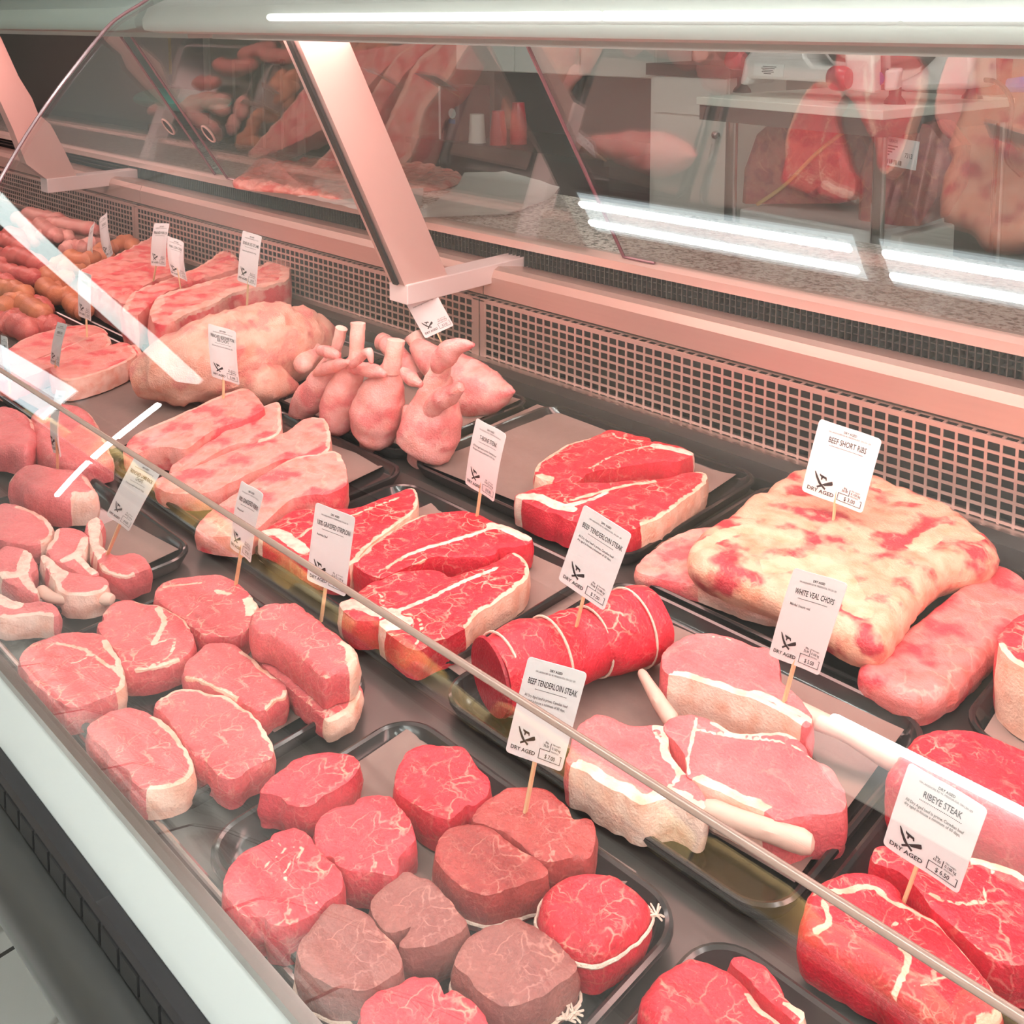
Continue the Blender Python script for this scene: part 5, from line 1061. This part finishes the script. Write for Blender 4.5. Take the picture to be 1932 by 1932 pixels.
# ================================================================== STAFF SIDE: SLICER TABLE, CABINET, SHELF OF CUPS
def pxpoly(pts, Y): return [aty(x, y, Y) for x, y in pts]
plain('cutboard', (.88, .92, .84), .5); plain('chrome', (.75, .72, .72), .12, 1.0); plain('redknob', (.42, .03, .05), .3); plain('cream', (.88, .88, .82), .5)
plain('slicer_metal', (.80, .77, .75), .4, .15, nscale=14, namt=.05)
ZTB = .52
tb = [at(x, y, ZTB) for x, y in ((1314, 182), (1666, 209))]; FL, FR = tb; d = (FR - FL) / np.linalg.norm(FR - FL); pr_ = np.array([-d[1], d[0], 0]); DP = .85
def tp(u, v, z): return FL * np.array([1, 1, 0]) + d * u * np.linalg.norm(FR - FL) + pr_ * v + np.array([0, 0, z])
t = thing('work_table', 'steel-legged work table with a white cutting board top behind the glass', 'table', tuple(tp(.5, .4, ZF)))
def tbox(u0, v0, u1, v1, z0, z1): return MB().prism([tp(u0, v0, z0), tp(u1, v0, z0), tp(u1, v1, z0), tp(u0, v1, z0)], [tp(u0, v0, z1), tp(u1, v0, z1), tp(u1, v1, z1), tp(u0, v1, z1)])
tbox(0, 0, 1, DP, ZTB - .03, ZTB).build('board_top', 'cutboard', t, smooth=False, bevel=.003)
tbox(.01, .01, .99, DP, ZTB - .085, ZTB - .03).build('apron', 'darkgrey', t, smooth=False)
for u, v in ((.19, .03), (.97, .03), (.97, DP - .05), (.19, DP - .05)):
    q = tp(u, v, 0); MB().tube([(q[0], q[1], ZF), (q[0], q[1], ZTB - .085)], .022, 14, False).build('leg', 'chrome', t)
tbox(.17, 0, .99, DP, -.10, -.08).build('shelf', 'chrome', t, smooth=False)
def tub(u0, u1, v0, v1, z0, z1, mat, label):
    m = tbox(u0, v0, u1, v1, z0, z1); return tag(m.build('storage_tub', mat, smooth=False, bevel=.01), label, 'tub', 'tubs under the work table')
tub(.22, .93, .05, .5, -.08, .12, 'white', 'white tub on the shelf under the slicer table')
# made-up dark beef blocks on the tubs, standing in for mirrored meat
meat('packed', (.30, .03, .045), (.20, .02, .03), fatc=(.62, .30, .20), vein=.5, vscale=12, fine=.2, mottled=.25, rough=.15, side=1)
def packed(name, pts, Y, dpt, zb, label):
    A = pxpoly(pts, Y); zmin = min(p[2] for p in A); A = [np.array([p[0], p[1], zb + (p[2] - zmin)]) for p in A]
    r = thing(name, label, 'packed meat', (sum(p[0] for p in A) / len(A), Y + dpt / 2, zb), 'made-up beef blocks under the slicer')
    c_ = sum(A) / len(A); rings = []
    for q, sc in ((0, .86), (.08, .97), (.5, 1.0), (.92, .97), (1, .86)): rings.append([c_ + (p - c_) * np.array([sc, 1, sc]) + np.array([0, dpt * q, (1 - sc) * (c_[2] - zb) * -1]) for p in A])
    m = MB().loft(rings); m.fa = [.001] * len(m.v); m.build('beef_block', 'packed', r); return r, A
pk, _ = packed('stand_in_beef', [(1392, 394), (1396, 330), (1420, 262), (1470, 218), (1540, 222), (1590, 250), (1600, 320), (1596, 394)], 3.30, .26, .121, 'made-up dark red block imitating mirrored beef, with a yellow strap on the white tub')
P = [aty(1430, 385, 3.29), aty(1480, 350, 3.285), aty(1540, 290, 3.285), aty(1590, 250, 3.29)]; plain('strap', (.55, .36, .12), .5)
MB().tube(catmull(P, 5), .007, 8).build('strap', 'strap', pk)
tub(.76, .98, .16, .5, -.08, .10, 'cream', 'cream tub on the shelf at the right under the slicer table')
pk, A = packed('stand_in_beef', [(1612, 425), (1616, 330), (1640, 250), (1690, 222), (1750, 230), (1786, 280), (1780, 360), (1740, 425)], 3.30, .24, .101, 'made-up dark red block imitating mirrored beef, with a white label printed 7313')
c4 = [aty(x, y, 3.296) for x, y in ((1658, 254), (1735, 268), (1727, 322), (1652, 308))]; dz = .101 - min(p[2] for p in pxpoly([(1612, 425)], 3.30)); c4 = [p + np.array([0, 0, dz]) for p in c4]
pl_ = MB().prism(c4, [p + np.array([0, .003, 0]) for p in c4]).build('label', 'card', pk, smooth=False)
U, V_ = c4[1] - c4[0], c4[3] - c4[0]; k = MB(); f_ = lambda u, v, dy: c4[0] + U * u + V_ * (v + dy) + np.array([0, -.001, 0])
put(k, f_, '7313', .78, .62, .16, .38, 'C', .42, .02)
for j in range(4): k.add([f_(.06, .28 + .1 * j, 0), f_(.5 - .06 * j, .28 + .1 * j, 0), f_(.5 - .06 * j, .33 + .1 * j, 0), f_(.06, .33 + .1 * j, 0)], [(0, 1, 2, 3)])
for j in range(16): u = .08 + j * .036; k.add([f_(u, .76, 0), f_(u + .012 + .01 * (j % 3), .76, 0), f_(u + .012 + .01 * (j % 3), .92, 0), f_(u, .92, 0)], [(0, 1, 2, 3)])
put(k, f_, 'CAN GRADE', .30, .18, .11, .46, 'C', .42, .01)
k.build('label_print', 'ink', pl_, smooth=False, recalc=False)
# meat slicer
YS = FL[1] + .12
sl = thing('meat_slicer', 'brushed steel meat slicer with red knobs standing on the cutting board', 'meat slicer', (aty(1600, 170, YS)[0], YS + .15, ZTB))
def pp(pts, Y, dpt): A = pxpoly(pts, Y); return MB().prism(A, [p + np.array([0, dpt, 0]) for p in A])
pp([(1394, 160), (1404, 110), (1440, 66), (1512, 62), (1520, 108), (1532, 124), (1600, 127), (1642, 128), (1642, 160), (1412, 148), (1411, 160)], YS, .20).build('base', 'slicer_metal', sl, bevel=.012)
pp([(1592, 60), (1648, 58), (1650, 176), (1594, 170)], YS - .03, .06).build('column', 'slicer_metal', sl, bevel=.01)
pp([(1668, 132), (1697, 131), (1690, 170), (1666, 172)], YS + .02, .18).build('motor_foot', 'slicer_metal', sl, bevel=.01)
pp([(1690, 130), (1690, 62), (1800, 58), (1836, 80), (1838, 168), (1694, 172)], YS + .06, .22).build('motor_housing', 'slicer_metal', sl, bevel=.02)
cB = aty(1660, 25, YS + .05); rB = .24
MB().lathe([(.001, 0), (rB * .3, -.012), (rB * .95, -.006), (rB, .0), (rB * .95, .012), (.001, .014)], tuple(cB), 'y', 48).build('blade', 'chrome', sl)
c = aty(1593, 148, YS - .06); k_ = MB().lathe([(.001, -.05), (.034, -.05), (.042, -.038), (.043, 0), (.034, .016), (.001, .02)], tuple(c), 'x', 24); k_.build('knob', 'redknob', sl)
c = aty(1392, 114, YS + .05); MB().lathe([(.001, -.045), (.03, -.04), (.036, -.02), (.036, .02), (.028, .03), (.001, .03)], tuple(c), 'x', 20).build('knob', 'redknob', sl)
for x, y in ((1400, 174), (1688, 196), (1834, 186)):
    c = at(x, y, ZTB); MB().lathe([(.036, 0), (.034, .010), (.02, .028), (.02, .06)], tuple(c), 'z', 18).build('foot', 'rubber', sl)
c = pxpoly([(1423, 119), (1480, 122), (1477, 146), (1421, 142)], YS - .004)
lb = MB().prism(c, [p + np.array([0, .003, 0]) for p in c]).build('rating_plate', 'white', sl, smooth=False)
m = MB(); U, V_ = c[1] - c[0], c[3] - c[0]
for j, (a, b) in enumerate([(.3, .75), (.25, .7), (.3, .65), (.28, .68), (.35, .6)]):
    v = .2 + j * .14; m.add([c[0] + U * a + V_ * v - [0, .001, 0], c[0] + U * b + V_ * v - [0, .001, 0], c[0] + U * b + V_ * (v + .06) - [0, .001, 0], c[0] + U * a + V_ * (v + .06) - [0, .001, 0]], [(0, 1, 2, 3)])
m.build('plate_print', 'ink', lb, smooth=False, recalc=False)
plain('badgeblue', (.03, .05, .22), .3)
c = aty(1656, 148, YS + .015); MB().lathe([(.001, -.004), (.022, -.003), (.024, 0), (.001, 0)], tuple(c), 'y', 24).build('badge', 'badgeblue', sl)
P = [aty(1838, 150, YS + .2), aty(1880, 155, YS + .1), aty(1908, 190, YS + .02), aty(1905, 250, YS), aty(1900, 300, YS), aty(1925, 330, YS)]
tag(MB().tube(catmull(P, 8), .008, 8).build('power_cord', 'rubber'), 'black power cord hanging from the right of the slicer', 'cord')
plain('bread', (.30, .06, .05), .5, nscale=30, namt=.3)
A = pxpoly([(1840, 180), (1838, 150), (1850, 115), (1875, 104), (1890, 110), (1885, 180)], YS + .3)
tag(MB().prism(A, [p + np.array([0, .12, 0]) for p in A]).build('salami_half', 'bread', bevel=.01), 'dark red end of cured sausage beside the slicer', 'cured meat')
plain('bluebag', (.04, .20, .60), .25)
A = pxpoly([(1888, 175), (1886, 150), (1960, 140), (1990, 175)], YS + .35)
tag(MB().prism(A, [p + np.array([0, .12, 0]) for p in A]).build('blue_bag', 'bluebag', bevel=.02), 'blue bag on the cutting board at the right edge', 'bag')
# white cabinet left of the table
YC = 3.95
cx0, cx1 = aty(1228, 200, YC)[0], aty(1376, 200, YC)[0]; cz = aty(1300, 144, YC)[2]; zd = aty(1300, 217, YC)[2]
r = thing('base_cabinet', 'white cabinet with one drawer and a round knob left of the slicer table', 'cabinet', ((cx0 + cx1) / 2, YC + .25, ZF))
MB().box((cx0, YC, ZF), (cx1, YC + .5, cz)).build('carcass', 'cream', r, smooth=False)
MB().box((cx0 + .03, YC - .018, zd + .004), (cx1 - .004, YC, cz - .004)).build('drawer', 'cream', r, smooth=False, bevel=.002)
dr = MB().box((cx0 + .03, YC - .018, ZF + .08), (cx1 - .004, YC, zd - .004)).build('door', 'cream', r, smooth=False, bevel=.002)
c = aty(1356, 254, YC - .02); MB().lathe([(.008, .0), (.008, -.012), (.020, -.020), (.018, -.032), (.001, -.036)], tuple(c), 'y', 18).build('knob', 'chrome', dr)
MB().box((cx0 - .01, YC - .03, cz), (cx1 + .02, YC + .5, cz + .055)).build('counter_top', 'darkgrey', r, smooth=False)
# shelf niche with cups, white wall cabinets above
YN = 3.7
zc = aty(900, 272, YN)[2]; nx0, nx1 = aty(775, 200, YN)[0], cx0 - .05
plain('niche', (.055, .042, .04), .6)
r = thing('back_counter', 'dark counter along the rear wall holding the cups', 'counter', ((nx0 + nx1) / 2, YN + .3, ZF))
MB().box((nx0, YN - .04, zc - .03), (nx1, YN + .7, zc)).build('top', 'darkgrey', r, smooth=False)
MB().box((nx0, YN, ZF), (nx1, YN + .7, zc - .03)).build('base', 'niche', r, smooth=False)
MB().box((nx0, YN + .66, zc), (nx1, YN + .7, aty(1000, 138, YN + .35)[2] - .002)).build('splashback', 'niche', r, smooth=False)
zu = aty(1000, 138, YN + .35)[2]
for i in range(3):
    w = (nx1 - nx0) / 3; a = nx0 + i * w
    rr_ = thing('upper_cabinet', ['left', 'middle', 'right'][i] + 'most white wall cabinet above the dark shelf of cups' if i != 1 else 'white wall cabinet between two others above the dark shelf of cups', 'cabinet', (a + w / 2, YN + .5, zu), 'white wall cabinets')
    MB().box((a + .002, YN + .36, zu), (a + w - .002, YN + .66, zu + .7)).build('carcass', 'cream', rr_, smooth=False)
    MB().box((a + .006, YN + .342, zu + .004), (a + w - .006, YN + .358, zu + .696)).build('door', 'cream', rr_, smooth=False, bevel=.002)
plain('redcup', (.62, .03, .05), .3); plain('whitecup', (.88, .86, .80), .4)
def cup(px_, Y, ztop, r0, r1, mat, z0=None, n=1): pass
def cup_at(px_, Y, z0, h, r0, r1, mat, label, group, up=False):
    c = aty(px_, 240, Y); prof = [(.001, 0), (r0, 0), (r1, h - .004), (r1 + .003, h), (r1 - .002, h), (r0 - .003, .004)]
    if up: prof = [(.001, h), (r0, h), (r1, .004), (r1 + .003, 0), (r1 - .001, 0)]
    return tag(MB().lathe(prof, (c[0], Y, z0), 'z', 22).build('paper_cup', mat), label, 'cup', group)
cup_at(900, YN + .05, zc, aty(900, 215, YN + .05)[2] - zc, .038, .046, 'whitecup', 'single cream paper cup on the dark counter', None, True)
hS = aty(940, 195, YN + .06)[2] - zc
for k in range(6): cup_at(940, YN + .06, zc + k * .0125, .115, .032, .044, 'redcup', 'red paper cup in the nearer stack of upturned cups', 'near stack of red cups', True)
for k in range(9): cup_at(978, YN + .16, zc + k * .013, .115, .032, .044, 'redcup', 'red paper cup in the taller stack behind', 'tall stack of red cups', True)
plain('binder', (.16, .04, .045), .5)
a, b = aty(832, 270, YN + .02), aty(866, 165, YN + .02)
r = thing('binder', 'dark red binder with a round white label on the counter', 'binder', (a[0], YN + .02, zc))
MB().box((a[0], YN + .02, zc), (b[0], YN + .25, b[2])).build('cover', 'binder', r, smooth=False)
MB().box((a[0] - .012, YN + .015, zc), (a[0], YN + .25, b[2])).build('pages', 'white', r, smooth=False)
c = aty(853, 214, YN + .018); MB().lathe([(.001, -.001), (.028, -.001), (.028, .001), (.001, .001)], tuple(c), 'y', 20).build('label', 'white', r)
MB().box((c[0] - .024, YN + .016, c[2] - .055), (c[0] + .024, YN + .019, c[2] - .032)).build('label_strip', 'badgeblue', r, smooth=False)
# door in the back wall
plain('olive', (.42, .40, .30), .45); plain('doorwhite', (.66, .63, .54), .5)
YD = 5.2
x0, x1 = aty(398, 150, YD)[0], aty(562, 150, YD)[0]
MBd = MB().box((x0, YD, ZF), (x1, YD + .05, 1.5)); dd = struct(MBd.build('door_1', 'olive', smooth=False))
m = MB(); m.box((x0 - .10, YD - .02, ZF), (x0, YD + .06, 1.6)); m.box((x1, YD - .02, ZF), (x1 + .10, YD + .06, 1.6)); m.box((x0 - .10, YD - .02, 1.5), (x1 + .10, YD + .06, 1.6)); m.build('door_frame', 'doorwhite', dd, smooth=False)
for u in (.28, .62):
    xa = x0 + (x1 - x0) * u
    m = MB(); m.box((xa, YD - .012, ZF + .2), (xa + .03, YD, .42)); m.box((xa + .30, YD - .012, ZF + .2), (xa + .33, YD, .42)); m.box((xa, YD - .012, .39), (xa + .33, YD, .42)); m.build('door_panel_moulding', 'doorwhite', dd, smooth=False)
c = aty(530, 118, YD - .03); m = MB(); m.tube([c, c + np.array([0, -.05, 0])], .012, 8); m.tube([c + np.array([0, -.05, 0]), c + np.array([-.16, -.05, -.01])], .013, 8); m.lathe([(.03, .02), (.034, .0), (.001, -.004)], tuple(c + np.array([0, .005, 0])), 'y', 16)
m.build('door_handle', 'darkgrey', dd)
struct(MB().box((-10, YD, ZF), (x0 - .10, YD + .12, 1.9)).build('wall_partition', 'niche', smooth=False))
struct(MB().box((x1 + .10, YD, ZF), (3.2, YD + .12, 1.9)).build('wall_staff', 'backwall', smooth=False))

# ================================================================== CUSTOMER AISLE: THE OPPOSITE CASE (seen mirrored in the curved glass)
YO = -1.30
op = thing('opposite_case', 'low bakery case on the other side of the aisle, mirrored in the glass', 'display case', (-2.5, -1.7, ZF))
plain('opgrey', (.40, .42, .40), .4); plain('ochre', (.55, .36, .13), .6, nscale=14, namt=.35); plain('ochre2', (.70, .56, .30), .6, nscale=14, namt=.3)
MB().box((-7, -2.2, ZF), (1.8, YO - .05, -.1)).build('plinth', 'white', op, smooth=False)
MB().box((-7, -2.2, -.1), (1.8, YO - .02, .34)).build('front_panel', 'opgrey', op, smooth=False)
MB().tube([(-7, YO, .405), (1.8, YO, .405)], .016, 14, False).build('bumper_rail', 'steel_smooth', op)
MB().box((-7, -2.2, .34), (1.8, YO - .02, .385)).build('shelf', 'darkgrey', op, smooth=False)
MB().box((-7, -2.25, .34), (1.8, -2.2, 1.3)).build('back_panel', 'darkgrey', op, smooth=False)
MB().box((-7, YO - .10, .685), (1.8, YO - .085, .80)).build('lamp_blocker', 'darkgrey', op, smooth=False)  # added unseen board that hides the loaf lamp from the glass
plain('canopy_glow', (.86, .86, .84), .35, emit=(1, .98, .95), es=1.3)  # canopy shell glows by itself in place of its lamp's light
for x0, x1 in ((-1.04, 1.8),):
    MB().box((x0, YO - .25, .93), (x1, YO, 1.04)).build('canopy', 'canopy_glow', op, smooth=False, bevel=.02)
    MB().tube([(x0 + .05, YO + .012, 1.035), (x1, YO + .012, 1.035)], .011, 10).build('lamp_tube', 'tube_bright', op)
plain('lit_fascia', (.85, .95, .95), .3, emit=(.86, 1, .98), es=3.2)
hs = thing('hanging_sign', 'white lit sign box hanging across the aisle, mirrored at the left of the glass', 'sign', (-3.95, -.75, 1.08))
MB().prism([(-3.90, -1.26, 1.08), (-4.44, -.08, 1.08), (-4.74, -.24, 1.08), (-4.20, -1.36, 1.08)], [(-3.90, -1.26, 1.12), (-4.44, -.08, 1.12), (-4.74, -.24, 1.12), (-4.20, -1.36, 1.12)]).build('light_box', 'lit_fascia', hs, smooth=False, bevel=.01)
for q, w in ((-1.1, -4.06), (-.4, -4.38)): MB().tube([(w, q, 1.115), (w, q, 1.90)], .006, 8, False).build('rod', 'steel_smooth', hs)
MB().tube([(-4.164, YO - .02, .11), (-4.096, YO - .02, .91)], .010, 10).build('upright_lamp', 'tube_bright', op)
rs = random.Random(4); x = -5.0; i = 0
while x < 1.6:
    w = rs.uniform(.16, .26); hh = rs.uniform(.10, .22)
    tag(MB().box((x, YO - .34, .385), (x + w, YO - .06, .385 + hh)).build('bread_loaf', 'ochre' if i % 2 else 'ochre2', bevel=.03), 'ochre loaf on the shelf of the opposite bakery case', 'bread', 'loaves on the opposite shelf')
    x += w + rs.uniform(.02, .12); i += 1
plain('screen', (.8, .9, 1), .3, emit=(.85, .95, 1), es=3.6)
tag(MB().box((-6.0, YO - .06, .45), (-4.75, YO - .03, .75)).build('lit_sign', 'screen', smooth=False), 'white lit sign panel at the far end of the opposite case', 'sign')
